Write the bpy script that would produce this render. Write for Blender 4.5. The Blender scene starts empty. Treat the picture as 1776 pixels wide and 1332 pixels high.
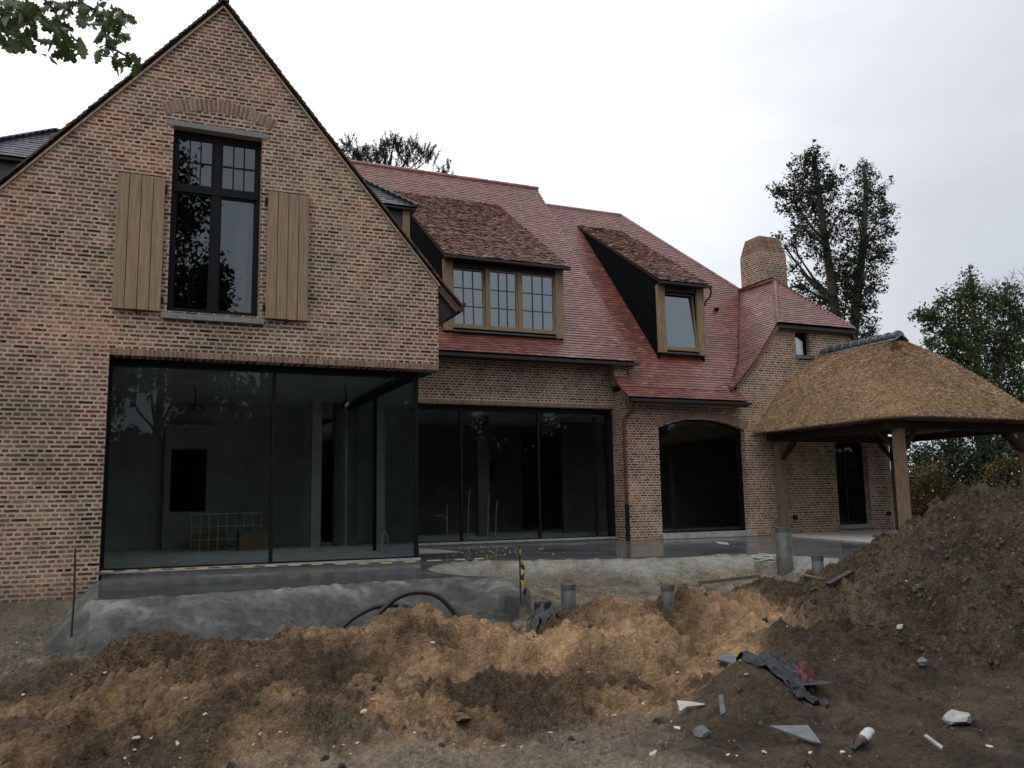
import bpy, math, random
import numpy as np
from mathutils import Vector, Matrix
from mathutils.geometry import tessellate_polygon
random.seed(7); rng = np.random.default_rng(11)
S = bpy.context.scene
C = S.collection
# ------------------------------------------------------------------ camera, sky, sun, exposure
CAMH = 0.82
cd = bpy.data.cameras.new('camera'); cam = bpy.data.objects.new('camera', cd); C.objects.link(cam); S.camera = cam
cd.sensor_fit = 'HORIZONTAL'; cd.sensor_width = 36; cd.lens = 1489/1776*36
cd.clip_start = 0.05; cd.clip_end = 3000
yaw, pitch, roll = math.radians(23.6), math.radians(7.93), math.radians(-0.98)
f_ = Vector((math.sin(yaw)*math.cos(pitch), math.cos(yaw)*math.cos(pitch), math.sin(pitch)))
r0 = Vector((math.cos(yaw), -math.sin(yaw), 0)); u0 = r0.cross(f_)
r_ = r0*math.cos(roll)+u0*math.sin(roll); u_ = u0*math.cos(roll)-r0*math.sin(roll)
M = Matrix((r_, u_, -f_)).transposed().to_4x4(); M.translation = (0, 0, CAMH)
cam.matrix_world = M
SUN_EL, SUN_AZ = math.radians(56), math.radians(215)      # azimuth of the sun, clockwise from +Y
w = bpy.data.worlds.new("World"); S.world = w; w.use_nodes = True
nt = w.node_tree; nt.nodes.clear()
def N(t, typ, **k):
    n = t.nodes.new(typ)
    for a, b in k.items():
        if a == 'inp':
            for i, v in b.items(): n.inputs[i].default_value = v
        else: setattr(n, a, b)
    return n
def L(t, a, b): t.links.new(a, b)
sky = N(nt, 'ShaderNodeTexSky', sky_type='NISHITA', sun_disc=False, sun_elevation=SUN_EL, sun_rotation=SUN_AZ, altitude=20, air_density=1.0, dust_density=3.0)
tc = N(nt, 'ShaderNodeTexCoord')
mp = N(nt, 'ShaderNodeMapping', inp={'Scale': (1.0, 1.0, 2.6)})
nz = N(nt, 'ShaderNodeTexNoise', inp={'Scale': 1.7, 'Detail': 6.0, 'Roughness': .5, 'Distortion': .3})
L(nt, tc.outputs['Generated'], mp.inputs['Vector']); L(nt, mp.outputs['Vector'], nz.inputs['Vector'])
# cloud deck: brighter towards the upper left of the view, blue grey towards the right
dt = N(nt, 'ShaderNodeVectorMath', operation='DOT_PRODUCT', inp={1: (-0.62, 0.42, 0.66)})
L(nt, tc.outputs['Generated'], dt.inputs[0])
m1 = N(nt, 'ShaderNodeMath', operation='MULTIPLY_ADD', inp={1: 0.85, 2: 0.07})
L(nt, dt.outputs['Value'], m1.inputs[0])
m2 = N(nt, 'ShaderNodeMath', operation='MULTIPLY_ADD', inp={1: 0.75}); L(nt, nz.outputs['Fac'], m2.inputs[0]); L(nt, m1.outputs[0], m2.inputs[2])
cr = N(nt, 'ShaderNodeValToRGB')
el = cr.color_ramp.elements; el[0].position = .12; el[0].color = (.62, .66, .73, 1); el[1].position = .86; el[1].color = (1.35, 1.36, 1.38, 1)
e = cr.color_ramp.elements.new(.36); e.color = (.69, .72, .78, 1)
e = cr.color_ramp.elements.new(.55); e.color = (.86, .90, .95, 1)
L(nt, m2.outputs[0], cr.inputs[0])
sc = N(nt, 'ShaderNodeVectorMath', operation='SCALE', inp={'Scale': 10.0}); L(nt, cr.outputs[0], sc.inputs[0])
mx = N(nt, 'ShaderNodeMix', data_type='RGBA', inp={0: .93}); L(nt, sky.outputs[0], mx.inputs[6]); L(nt, sc.outputs[0], mx.inputs[7])
bg = N(nt, 'ShaderNodeBackground', inp={'Strength': 0.1}); L(nt, mx.outputs[2], bg.inputs[0])
wo = N(nt, 'ShaderNodeOutputWorld'); L(nt, bg.outputs[0], wo.inputs[0])
sd = bpy.data.lights.new('sun', 'SUN'); sd.energy = 0.5; sd.angle = math.radians(35); sd.color = (1, .95, .88)
so = bpy.data.objects.new('sun', sd); C.objects.link(so)
sdir = Vector((math.sin(SUN_AZ)*math.cos(SUN_EL), math.cos(SUN_AZ)*math.cos(SUN_EL), math.sin(SUN_EL)))
so.rotation_euler = sdir.to_track_quat('Z', 'Y').to_euler()
S.view_settings.view_transform = 'Standard'; S.view_settings.look = 'None'; S.view_settings.exposure = 0.0; S.view_settings.gamma = 1
S.render.engine = 'CYCLES'
# ------------------------------------------------------------------ materials
MATS = {}
def newmat(name):
    m = bpy.data.materials.new(name); m.use_nodes = True; t = m.node_tree
    b = t.nodes['Principled BSDF']; MATS[name] = m
    return m, t, b
def math_(t, op, a, b=None, c=None, clamp=False):
    n = t.nodes.new('ShaderNodeMath'); n.operation = op; n.use_clamp = clamp
    for i, v in enumerate((a, b, c)):
        if v is None: continue
        if isinstance(v, (int, float)): n.inputs[i].default_value = v
        else: t.links.new(v, n.inputs[i])
    return n.outputs[0]
def noise(t, vec, scale, detail=3, rough=.5, dist=0, out='Fac'):
    n = N(t, 'ShaderNodeTexNoise', inp={'Scale': scale, 'Detail': detail, 'Roughness': rough, 'Distortion': dist})
    if vec is not None: L(t, vec, n.inputs['Vector'])
    return n.outputs[out]
def ramp(t, fac, stops, interp='LINEAR'):
    n = t.nodes.new('ShaderNodeValToRGB'); r = n.color_ramp; r.interpolation = interp
    while len(r.elements) < len(stops): r.elements.new(.5)
    for e, (p, c) in zip(r.elements, stops):
        e.position = p; e.color = (*c, 1) if len(c) == 3 else c
    L(t, fac, n.inputs[0]); return n.outputs[0]
def mixc(t, fac, a, b, typ='MIX'):
    n = N(t, 'ShaderNodeMix', data_type='RGBA', blend_type=typ)
    for i, v in ((0, fac), (6, a), (7, b)):
        if isinstance(v, (int, float)): n.inputs[i].default_value = v
        elif isinstance(v, tuple): n.inputs[i].default_value = (*v, 1)
        else: L(t, v, n.inputs[i])
    return n.outputs[2]
def objco(t):
    return N(t, 'ShaderNodeTexCoord').outputs['Object']
def bump(t, b, h, strength, dist):
    n = N(t, 'ShaderNodeBump', inp={'Strength': strength, 'Distance': dist}); L(t, h, n.inputs['Height']); L(t, n.outputs[0], b.inputs['Normal'])
def simple(name, col, rough=.6, metal=0, nscale=8, namp=.25, bstr=.15, bdist=.01, spec=.5, stretch=None, detail=5):
    m, t, b = newmat(name)
    co = objco(t)
    if stretch:
        mpn = N(t, 'ShaderNodeMapping', inp={'Scale': stretch}); L(t, co, mpn.inputs[0]); co = mpn.outputs[0]
    n = noise(t, co, nscale, detail, .6)
    lo = tuple(c*(1-namp) for c in col); hi = tuple(min(1, c*(1+namp)) for c in col)
    L(t, ramp(t, n, [(.3, lo), (.7, hi)]), b.inputs['Base Color'])
    b.inputs['Roughness'].default_value = rough; b.inputs['Metallic'].default_value = metal
    b.inputs['Specular IOR Level'].default_value = spec
    if bstr: bump(t, b, n, bstr, bdist)
    return m

def brick_mat():
    m, t, b = newmat('brick')
    g = N(t, 'ShaderNodeNewGeometry'); sx = N(t, 'ShaderNodeSeparateXYZ'); L(t, g.outputs['Position'], sx.inputs[0])
    sn = N(t, 'ShaderNodeSeparateXYZ'); L(t, g.outputs['True Normal'], sn.inputs[0])
    isx = math_(t, 'GREATER_THAN', math_(t, 'ABSOLUTE', sn.outputs[0]), .6)
    u = math_(t, 'ADD', math_(t, 'MULTIPLY', sx.outputs[1], isx), math_(t, 'MULTIPLY', sx.outputs[0], math_(t, 'SUBTRACT', 1.0, isx)))
    v = sx.outputs[2]
    pos = g.outputs['Position']
    wob = noise(t, pos, 5.5, 2, .5); wob2 = noise(t, pos, 28, 3, .6); wob3 = noise(t, pos, 34, 3, .65, out='Fac')
    v = math_(t, 'ADD', v, math_(t, 'MULTIPLY', math_(t, 'SUBTRACT', wob, .5), .012))
    v = math_(t, 'ADD', v, math_(t, 'MULTIPLY', math_(t, 'SUBTRACT', wob2, .5), .014))
    u = math_(t, 'ADD', u, math_(t, 'MULTIPLY', math_(t, 'SUBTRACT', wob3, .5), .018))
    H = .0607
    rv = math_(t, 'DIVIDE', math_(t, 'ADD', v, 10.0), H); row = math_(t, 'FLOOR', rv); fv = math_(t, 'FRACT', rv)
    par = math_(t, 'MODULO', row, 2.0)            # 0 stretchers, 1 headers
    r4 = math_(t, 'FLOOR', math_(t, 'MULTIPLY', math_(t, 'MODULO', row, 4.0), .5))
    LL = math_(t, 'SUBTRACT', .203, math_(t, 'MULTIPLY', par, .1015))
    wr = N(t, 'ShaderNodeTexWhiteNoise', noise_dimensions='1D'); L(t, row, wr.inputs['W'])
    off = math_(t, 'ADD', math_(t, 'MULTIPLY', par, .05075), math_(t, 'MULTIPLY', r4, .1015))
    off = math_(t, 'ADD', off, math_(t, 'MULTIPLY', wr.outputs['Value'], .02))
    ru = math_(t, 'DIVIDE', math_(t, 'ADD', math_(t, 'ADD', u, off), 50.0), LL); col = math_(t, 'FLOOR', ru); fu = math_(t, 'FRACT', ru)
    cx = N(t, 'ShaderNodeCombineXYZ'); L(t, col, cx.inputs[0]); L(t, row, cx.inputs[1]); L(t, isx, cx.inputs[2])
    wn = N(t, 'ShaderNodeTexWhiteNoise', noise_dimensions='3D'); L(t, cx.outputs[0], wn.inputs['Vector'])
    du = math_(t, 'MULTIPLY', math_(t, 'MINIMUM', fu, math_(t, 'SUBTRACT', 1.0, fu)), LL)
    dv = math_(t, 'MULTIPLY', math_(t, 'MINIMUM', fv, math_(t, 'SUBTRACT', 1.0, fv)), H)
    # rounded corner distance
    jw = .0108
    a = math_(t, 'MAXIMUM', math_(t, 'SUBTRACT', jw+.010, du), 0.0); c = math_(t, 'MAXIMUM', math_(t, 'SUBTRACT', jw+.010, dv), 0.0)
    dd = math_(t, 'SUBTRACT', .010, math_(t, 'SQRT', math_(t, 'ADD', math_(t, 'MULTIPLY', a, a), math_(t, 'MULTIPLY', c, c))))
    sep = N(t, 'ShaderNodeSeparateColor'); L(t, wn.outputs['Color'], sep.inputs[0])
    dd = math_(t, 'SUBTRACT', dd, math_(t, 'MULTIPLY', sep.outputs[2], .0025))
    n_e = noise(t, pos, 70, 3, .7)
    dd = math_(t, 'ADD', dd, math_(t, 'MULTIPLY', math_(t, 'SUBTRACT', n_e, .5), .011))
    msk = N(t, 'ShaderNodeMapRange', interpolation_type='SMOOTHSTEP', inp={1: -.0015, 2: .0035}); L(t, dd, msk.inputs[0]); mask = msk.outputs[0]
    bc = ramp(t, wn.outputs['Value'], [(0, (.022, .015, .012)), (.08, (.055, .029, .021)), (.20, (.120, .050, .035)), (.36, (.165, .068, .048)), (.50, (.105, .060, .042)), (.64, (.155, .085, .058)), (.74, (.115, .080, .058)), (.84, (.235, .145, .100)), (.92, (.225, .072, .052)), (1, (.175, .128, .095))])
    # lime smear over bricks, patchy
    sm = noise(t, pos, 17, 5, .7); big = noise(t, pos, .55, 4, .6)
    smf = math_(t, 'ADD', sm, math_(t, 'MULTIPLY', math_(t, 'SUBTRACT', big, .5), .65))
    smf = math_(t, 'ADD', smf, math_(t, 'MULTIPLY', math_(t, 'SUBTRACT', sep.outputs[0], .5), .16))
    smr = N(t, 'ShaderNodeMapRange', inp={1: .50, 2: .76, 3: 0.0, 4: .85}); L(t, smf, smr.inputs[0])
    mo = ramp(t, noise(t, pos, 4, 6, .65), [(.3, (.40, .315, .245)), (.7, (.57, .455, .36))])
    grain = noise(t, pos, 160, 2, .6)
    bc = mixc(t, smr.outputs[0], bc, (.40, .29, .21))
    bc = mixc(t, mask, mo, bc)
    # broad tone change and a grey run here and there
    tone = ramp(t, big, [(.28, (.78, .78, .80)), (.5, (1, 1, 1)), (.75, (1.12, 1.06, 1.0))])
    bc = mixc(t, 1.0, bc, tone, 'MULTIPLY')
    hue = noise(t, pos, 1.1, 4, .6); hue2 = noise(t, N(t, 'ShaderNodeVectorMath', operation='ADD', inp={1: (7.3, 3.1, 5.7)}).outputs[0], 1, 1) if 0 else noise(t, pos, 2.3, 3, .6)
    bc = mixc(t, 1.0, bc, ramp(t, hue, [(.34, (.90, .96, .91)), (.5, (1, 1, 1)), (.68, (1.10, .97, .95))]), 'MULTIPLY')
    bc = mixc(t, 1.0, bc, ramp(t, hue2, [(.32, (.80, .80, .80)), (.6, (1.06, 1.06, 1.06))]), 'MULTIPLY')
    bc = mixc(t, 1.0, bc, ramp(t, grain, [(.3, (.86, .86, .86)), (.7, (1.12, 1.12, 1.12))]), 'MULTIPLY')
    # rising damp at the foot
    df = N(t, 'ShaderNodeMapRange', inp={1: -.42, 2: .0, 3: .62, 4: 0.0}); L(t, math_(t, 'ADD', sx.outputs[2], math_(t, 'MULTIPLY', math_(t, 'SUBTRACT', sm, .5), .3)), df.inputs[0])
    bc = mixc(t, df.outputs[0], bc, (.10, .092, .075))
    L(t, bc, b.inputs['Base Color']); b.inputs['Roughness'].default_value = .9; b.inputs['Specular IOR Level'].default_value = .25
    h = math_(t, 'ADD', math_(t, 'MULTIPLY', mask, math_(t, 'ADD', .6, math_(t, 'MULTIPLY', sep.outputs[1], .4))), math_(t, 'MULTIPLY', noise(t, pos, 55, 4, .7), .55))
    bump(t, b, h, .9, .009)
    return m
brick_mat()

def island_mat(name, stops, rough=.5, vary=.3, nscale=12, smear=None, bstr=.3, bd=.004, spec=.5, coat=None):
    m, t, b = newmat(name)
    if coat:
        b.inputs['Coat Weight'].default_value = coat[0]; b.inputs['Coat IOR'].default_value = coat[1]; b.inputs['Coat Roughness'].default_value = coat[2]
    g = N(t, 'ShaderNodeNewGeometry'); co = g.outputs['Position']
    c = ramp(t, g.outputs['Random Per Island'], stops)
    n = noise(t, co, nscale, 4, .65); n2 = noise(t, co, 1.3, 3, .6)
    c = mixc(t, 1.0, c, ramp(t, n, [(.3, (1-vary,)*3), (.7, (1+vary,)*3)]), 'MULTIPLY')
    c = mixc(t, 1.0, c, ramp(t, n2, [(.3, (.82, .82, .84)), (.7, (1.15, 1.12, 1.1))]), 'MULTIPLY')
    if smear: c = mixc(t, math_(t, 'MULTIPLY', n, smear[0], clamp=True), c, smear[1])
    L(t, c, b.inputs['Base Color']); b.inputs['Specular IOR Level'].default_value = spec
    L(t, math_(t, 'MULTIPLY_ADD', n, .25, rough-.12), b.inputs['Roughness'])
    if bstr: bump(t, b, n, bstr, bd)
    return m
island_mat('soldier_brick', [(0, (.07, .038, .028)), (.3, (.15, .068, .05)), (.55, (.19, .085, .062)), (.8, (.19, .12, .085)), (1, (.26, .17, .12))], .85, .3, 40, (.5, (.40, .30, .22)), .6, .006, .2)
island_mat('roof_tile', [(0, (.095, .030, .025)), (.25, (.14, .040, .031)), (.5, (.175, .050, .037)), (.75, (.235, .070, .044)), (.9, (.13, .042, .035)), (1, (.27, .115, .080))], .6, .36, 14, None, .35, .004, .5, (.62, 1.75, .38))
island_mat('dormer_tile', [(0, (.05, .022, .018)), (.25, (.12, .045, .032)), (.5, (.17, .065, .045)), (.8, (.22, .09, .062)), (1, (.20, .12, .09))], .6, .35, 20, None, .3, .004, .4, (.35, 1.7, .4))
island_mat('verge_tile', [(0, (.05, .034, .027)), (.5, (.095, .062, .046)), (1, (.14, .09, .065))], .7, .3, 20)
island_mat('slate', [(0, (.045, .052, .062)), (.5, (.065, .075, .09)), (1, (.09, .10, .115))], .42, .2, 9)
island_mat('straw', [(0, (.17, .108, .066)), (.3, (.30, .20, .125)), (.7, (.45, .315, .205)), (1, (.66, .52, .37))], .85, .35, 4, None, 0, 0, .2)
simple('thatch_base', (.26, .165, .095), .95, 0, 45, .5, .8, .03, .2)
simple('mortar', (.36, .28, .215), .95, 0, 22, .35, .5, .006, .2)
simple('bluestone', (.20, .205, .21), .75, 0, 30, .3, .2, .003)
simple('white_stone', (.34, .335, .32), .7, 0, 12, .3, .15, .003)
simple('oak', (.25, .175, .105), .7, 0, 6, .42, .3, .003, .3, (10, 10, .6))
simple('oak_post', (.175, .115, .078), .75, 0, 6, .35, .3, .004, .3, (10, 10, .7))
simple('shutter_wood', (.275, .195, .125), .7, 0, 5, .27, .3, .003, .3, (9, 9, .5))
simple('black_frame', (.008, .009, .011), .5, 0, 20, .2, .05, .001, .15)
simple('lead', (.050, .054, .060), .55, 0, 5, .3, .2, .005)
simple('cheek', (.006, .007, .008), 1.0, 0, 6, .3, .1, .005, .05)
simple('beam_wood', (.035, .024, .017), .9, 0, 6, .35, .3, .004, .15, (10, 10, .7))  # darkened wood: the shade under the thatch eave is put into the beam colour
simple('gutter_metal', (.016, .010, .008), .6, 0, 6, .3, .05, .002)
simple('copper_pipe', (.16, .062, .040), .45, .5, 6, .35, .05, .002)
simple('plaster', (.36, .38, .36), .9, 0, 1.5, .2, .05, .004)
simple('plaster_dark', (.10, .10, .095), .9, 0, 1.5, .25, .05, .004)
simple('screed', (.74, .80, .77), .75, 0, 3, .3, .1, .003)
simple('cement', (.16, .165, .165), .9, 0, 6, .35, .5, .02)
simple('hose', (.015, .015, .016), .5, 0, 20, .2, .1, .002)
simple('grey_pvc', (.066, .066, .064), .55, 0, 7, .5, .08, .002)
simple('white_plastic', (.40, .40, .37), .5, 0, 20, .2, .15, .003)
simple('yellow_tape', (.40, .29, .06), .5, 0, 20, .2, .1, .002)
simple('black_tape', (.015, .015, .016), .5, 0, 20, .2, .1, .002)
simple('rust_steel', (.045, .028, .02), .85, .3, 30, .4, .2, .002)
simple('felt', (.030, .033, .037), .8, 0, 25, .35, .4, .004)
simple('slate_piece', (.12, .13, .14), .6, 0, 12, .3, .2, .003)
simple('red_plastic', (.10, .018, .028), .4, 0, 16, .4, .2, .004)
simple('clear_plastic', (.42, .43, .44), .2, 0, 16, .25, .2, .004, .8)
simple('cardboard', (.20, .14, .08), .85, 0, 8, .15, .05, .002)
simple('bark', (.065, .055, .045), .95, 0, 12, .4, .7, .02, .2, (3, 3, .6))
simple('zinc', (.18, .20, .22), .4, .6, 6, .25, .1, .003)
simple('glazed_tile', (.055, .062, .075), .3, 0, 12, .4, .2, .004)
simple('weather_wood', (.12, .085, .055), .85, 0, 8, .35, .3, .004, .3, (6, .8, 6))
island_mat('stone_chip', [(0, (.08, .065, .05)), (.45, (.14, .11, .085)), (.8, (.22, .18, .14)), (1, (.45, .41, .34))], .85, .25, 60)
island_mat('soil_clod', [(0, (.034, .029, .023)), (.5, (.056, .047, .037)), (1, (.085, .070, .053))], .95, .3, 60)
island_mat('chip_white', [(0, (.26, .21, .14)), (.6, (.40, .34, .25)), (1, (.62, .57, .48))], .7, .15, 60)

def leafmat(name, stops, rough=.5, trans=.25):
    m, t, b = newmat(name)
    g = N(t, 'ShaderNodeNewGeometry')
    c = ramp(t, g.outputs['Random Per Island'], stops)
    n2 = noise(t, g.outputs['Position'], .8, 3, .6)
    c = mixc(t, 1.0, c, ramp(t, n2, [(.3, (.6, .65, .6)), (.7, (1.25, 1.25, 1.2))]), 'MULTIPLY')
    L(t, c, b.inputs['Base Color']); b.inputs['Roughness'].default_value = rough; b.inputs['Specular IOR Level'].default_value = .25
    tr = N(t, 'ShaderNodeBsdfTranslucent'); L(t, c, tr.inputs[0])
    ms = N(t, 'ShaderNodeMixShader', inp={0: trans}); L(t, b.outputs[0], ms.inputs[1]); L(t, tr.outputs[0], ms.inputs[2])
    L(t, ms.outputs[0], t.nodes['Material Output'].inputs[0])
    return m
leafmat('leaf_dark', [(0, (.010, .018, .009)), (.6, (.022, .036, .016)), (1, (.045, .062, .028))], .6, .2)
leafmat('leaf_mid', [(0, (.03, .048, .018)), (.6, (.055, .085, .03)), (1, (.10, .13, .05))])
leafmat('leaf_conifer', [(0, (.012, .022, .014)), (.6, (.025, .042, .022)), (1, (.045, .065, .03))], .6, .1)
leafmat('leaf_oak', [(0, (.030, .048, .016)), (.6, (.055, .085, .026)), (.85, (.085, .12, .045)), (1, (.14, .18, .09))], .4, .3)
leafmat('leaf_autumn', [(0, (.035, .035, .012)), (.35, (.10, .065, .02)), (.6, (.05, .055, .016)), (.8, (.16, .10, .02)), (1, (.10, .04, .02))])
leafmat('leaf_ground', [(0, (.05, .03, .015)), (.5, (.12, .07, .03)), (1, (.20, .12, .05))], .7, .1)

def glass_mat(name, tint, ior=1.75):
    m, t, b = newmat(name)
    t.nodes.remove(b)
    fr = N(t, 'ShaderNodeFresnel', inp={'IOR': ior}); tr = N(t, 'ShaderNodeBsdfTransparent', inp={0: (*tint, 1)})
    gl = N(t, 'ShaderNodeBsdfGlossy', inp={'Roughness': 0.0, 0: (.82, .92, .95, 1)})
    nn = noise(t, objco(t), .9, 2, .5); bp = N(t, 'ShaderNodeBump', inp={'Strength': .05, 'Distance': .02}); L(t, nn, bp.inputs['Height']); L(t, bp.outputs[0], gl.inputs['Normal'])
    ms = N(t, 'ShaderNodeMixShader'); L(t, fr.outputs[0], ms.inputs[0]); L(t, tr.outputs[0], ms.inputs[1]); L(t, gl.outputs[0], ms.inputs[2])
    L(t, ms.outputs[0], t.nodes['Material Output'].inputs[0])
    return m
glass_mat('glass', (.92, .98, .945), 1.50); glass_mat('glass_upper', (.25, .28, .28), 2.1); glass_mat('glass_dormer', (.25, .30, .31), 3.1)

def wet_mat():
    m, t, b = newmat('wet_screed')
    co = objco(t); n = noise(t, co, 1.1, 5, .6); n2 = noise(t, co, 14, 4, .6); n3 = noise(t, co, .5, 2, .5)
    L(t, ramp(t, n2, [(.3, (.070, .077, .084)), (.7, (.105, .112, .118))]), b.inputs['Base Color'])
    L(t, ramp(t, math_(t, 'ADD', math_(t, 'MULTIPLY', n, .7), math_(t, 'MULTIPLY', n2, .3)), [(.38, (.07,)*3), (.62, (.26,)*3)]), b.inputs['Roughness'])
    b.inputs['Specular IOR Level'].default_value = .5
    bump(t, b, noise(t, co, 4, 3, .5), .06, .01)
wet_mat()

def soil_mat():
    m, t, b = newmat('soil')
    at = N(t, 'ShaderNodeAttribute', attribute_name='soilcol'); co = objco(t)
    n = noise(t, co, 9, 8, .75); n2 = noise(t, co, 60, 5, .75)
    vo = N(t, 'ShaderNodeTexVoronoi', inp={'Scale': 42.0, 'Randomness': 1.0}); L(t, co, vo.inputs['Vector']); vo2 = N(t, 'ShaderNodeTexVoronoi', inp={'Scale': 110.0}); L(t, co, vo2.inputs['Vector'])
    vs_ = N(t, 'ShaderNodeSeparateColor'); L(t, vo.outputs['Color'], vs_.inputs[0]); vs2_ = N(t, 'ShaderNodeSeparateColor'); L(t, vo2.outputs['Color'], vs2_.inputs[0]); n3 = noise(t, co, 2.2, 5, .65)
    c = mixc(t, 1.0, at.outputs['Color'], ramp(t, n, [(.28, (.55, .53, .50)), (.5, (1, 1, 1)), (.75, (1.35, 1.32, 1.28))]), 'MULTIPLY')
    c = mixc(t, math_(t, 'MULTIPLY_ADD', at.outputs['Alpha'], .7, .3), c, ramp(t, n2, [(.3, (.62, .62, .62)), (.7, (1.35, 1.35, 1.35))]), 'MULTIPLY')
    c = mixc(t, 1.0, c, ramp(t, n3, [(.3, (.8, .8, .8)), (.7, (1.2, 1.2, 1.2))]), 'MULTIPLY')
    al = at.outputs['Alpha']
    c = mixc(t, al, c, ramp(t, vs_.outputs[0], [(0, (.66, .64, .62)), (.55, (1, 1, 1)), (.93, (1.12, 1.12, 1.12)), (1, (1.6, 1.6, 1.65))]), 'MULTIPLY')
    c = mixc(t, math_(t, 'MULTIPLY', al, .6), c, ramp(t, vs2_.outputs[1], [(0, (.7, .7, .7)), (.6, (1, 1, 1)), (.96, (1.15, 1.15, 1.15)), (1, (1.9, 1.9, 2.0))]), 'MULTIPLY')
    L(t, c, b.inputs['Base Color']); b.inputs['Roughness'].default_value = .93; b.inputs['Specular IOR Level'].default_value = .25
    h = math_(t, 'ADD', n, math_(t, 'MULTIPLY', n2, .5)); h = math_(t, 'SUBTRACT', h, math_(t, 'MULTIPLY', vo.outputs['Distance'], .55)); h = math_(t, 'MULTIPLY', h, math_(t, 'MULTIPLY_ADD', al, .85, .15)); bump(t, b, h, 1.0, .035)
soil_mat()

# ------------------------------------------------------------------ mesh helpers
def link(name, me, mat, parent=None):
    o = bpy.data.objects.new(name, me); C.objects.link(o)
    if mat: me.materials.append(MATS[mat] if isinstance(mat, str) else mat)
    if parent:
        o.parent = parent
        pl = Vector((0, 0, 0)); q = parent
        while q: pl += q.location; q = q.parent
        o.location = -pl
    return o
def mesh(name, vs, fs, mat, parent=None, smooth=False):
    me = bpy.data.meshes.new(name); me.from_pydata([tuple(v) for v in vs], [], fs); me.update()
    if smooth: me.polygons.foreach_set('use_smooth', [True]*len(me.polygons))
    return link(name, me, mat, parent)
def tag(o, label=None, cat=None, group=None, kind=None):
    if label: o['label'] = label
    if cat: o['category'] = cat
    if group: o['group'] = group
    if kind: o['kind'] = kind
    return o
def empty(name, loc, label, cat, group=None):
    o = bpy.data.objects.new(name, None); C.objects.link(o); o.location = loc
    return tag(o, label, cat, group)
class MB:
    def __init__(s): s.v = []; s.f = []
    def add(s, vs, fs):
        k = len(s.v); s.v += [tuple(v) for v in vs]; s.f += [tuple(i+k for i in f) for f in fs]; return s
    def box(s, x0, x1, y0, y1, z0, z1):
        return s.add([(x0,y0,z0),(x1,y0,z0),(x1,y1,z0),(x0,y1,z0),(x0,y0,z1),(x1,y0,z1),(x1,y1,z1),(x0,y1,z1)],
                     [(0,3,2,1),(4,5,6,7),(0,1,5,4),(1,2,6,5),(2,3,7,6),(3,0,4,7)])
    def obox(s, c, ax, ay, az):
        c, ax, ay, az = map(Vector, (c, ax, ay, az))
        vs = [c+ax*i+ay*j+az*k for k in (-1,1) for j in (-1,1) for i in (-1,1)]
        return s.add(vs, [(0,2,3,1),(4,5,7,6),(0,1,5,4),(1,3,7,5),(3,2,6,7),(2,0,4,6)])
    def beam(s, p, q, wd, ht, up=(0,0,1)):
        p, q = Vector(p), Vector(q); d = q-p; l = d.length/2; d.normalize()
        sd = d.cross(Vector(up)).normalized(); u = sd.cross(d)
        return s.obox((p+q)/2, d*l, sd*wd/2, u*ht/2)
    def tube(s, pts, rad, n=10, caps=True):
        pts = [Vector(p) for p in pts]; m = len(pts)
        if not hasattr(rad, '__len__'): rad = [rad]*m
        k = len(s.v); prev = None
        for i, p in enumerate(pts):
            d = (pts[min(i+1, m-1)]-pts[max(i-1, 0)]).normalized()
            if prev is None:
                a = Vector((0,0,1)) if abs(d.z) < .9 else Vector((1,0,0)); prev = d.cross(a).normalized()
            prev = (prev-d*prev.dot(d)).normalized(); b = d.cross(prev)
            for j in range(n):
                t = 2*math.pi*j/n; s.v.append(tuple(p+(prev*math.cos(t)+b*math.sin(t))*rad[i]))
        for i in range(m-1):
            for j in range(n):
                a = k+i*n+j; c = k+i*n+(j+1) % n; s.f.append((a, c, c+n, a+n))
        if caps: s.f.append(tuple(k+j for j in range(n))[::-1]); s.f.append(tuple(k+(m-1)*n+j for j in range(n)))
        return s
    def prism(s, loops, to3a, to3b):
        # loops: [outer, hole...] 2D; to3a / to3b map (a,b) to the front / back 3D point
        vl = [[Vector((p[0], p[1], 0)) for p in lp] for lp in loops]
        tris = tessellate_polygon(vl); flat = [p for lp in loops for p in lp]; n = len(flat); k = len(s.v)
        s.v += [tuple(to3a(*p)) for p in flat]+[tuple(to3b(*p)) for p in flat]
        for t in tris:
            s.f.append(tuple(k+i for i in t)); s.f.append(tuple(k+n+i for i in t[::-1]))
        o = 0
        for lp in loops:
            m = len(lp)
            for i in range(m):
                a = k+o+i; b = k+o+(i+1) % m; s.f.append((a, b, b+n, a+n))
            o += m
        return s
    def build(s, name, mat, parent=None, smooth=False):
        o = mesh(name, s.v, s.f, mat, parent, smooth)
        import bmesh
        bm = bmesh.new(); bm.from_mesh(o.data); bmesh.ops.recalc_face_normals(bm, faces=bm.faces); bm.to_mesh(o.data); bm.free()
        return o
def wallY(loops, y0, y1):
    return MB().prism(loops, lambda a, b: (a, y0, b), lambda a, b: (a, y1, b))
def arc(x0, x1, zs, zc, n=14):
    # segmental arch from right to left
    hw = (x1-x0)/2; h = zc-zs; R = (hw*hw+h*h)/(2*h); cx = (x0+x1)/2; cz = zc-R; a0 = math.asin(hw/R)
    return [(cx+R*math.sin(a), cz+R*math.cos(a)) for a in np.linspace(a0, -a0, n)], (cx, cz, R, a0)
def arch_hole(x0, x1, z0, zs, zc):
    p, _ = arc(x0, x1, zs, zc); return [(x0, z0), (x1, z0)]+p

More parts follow.
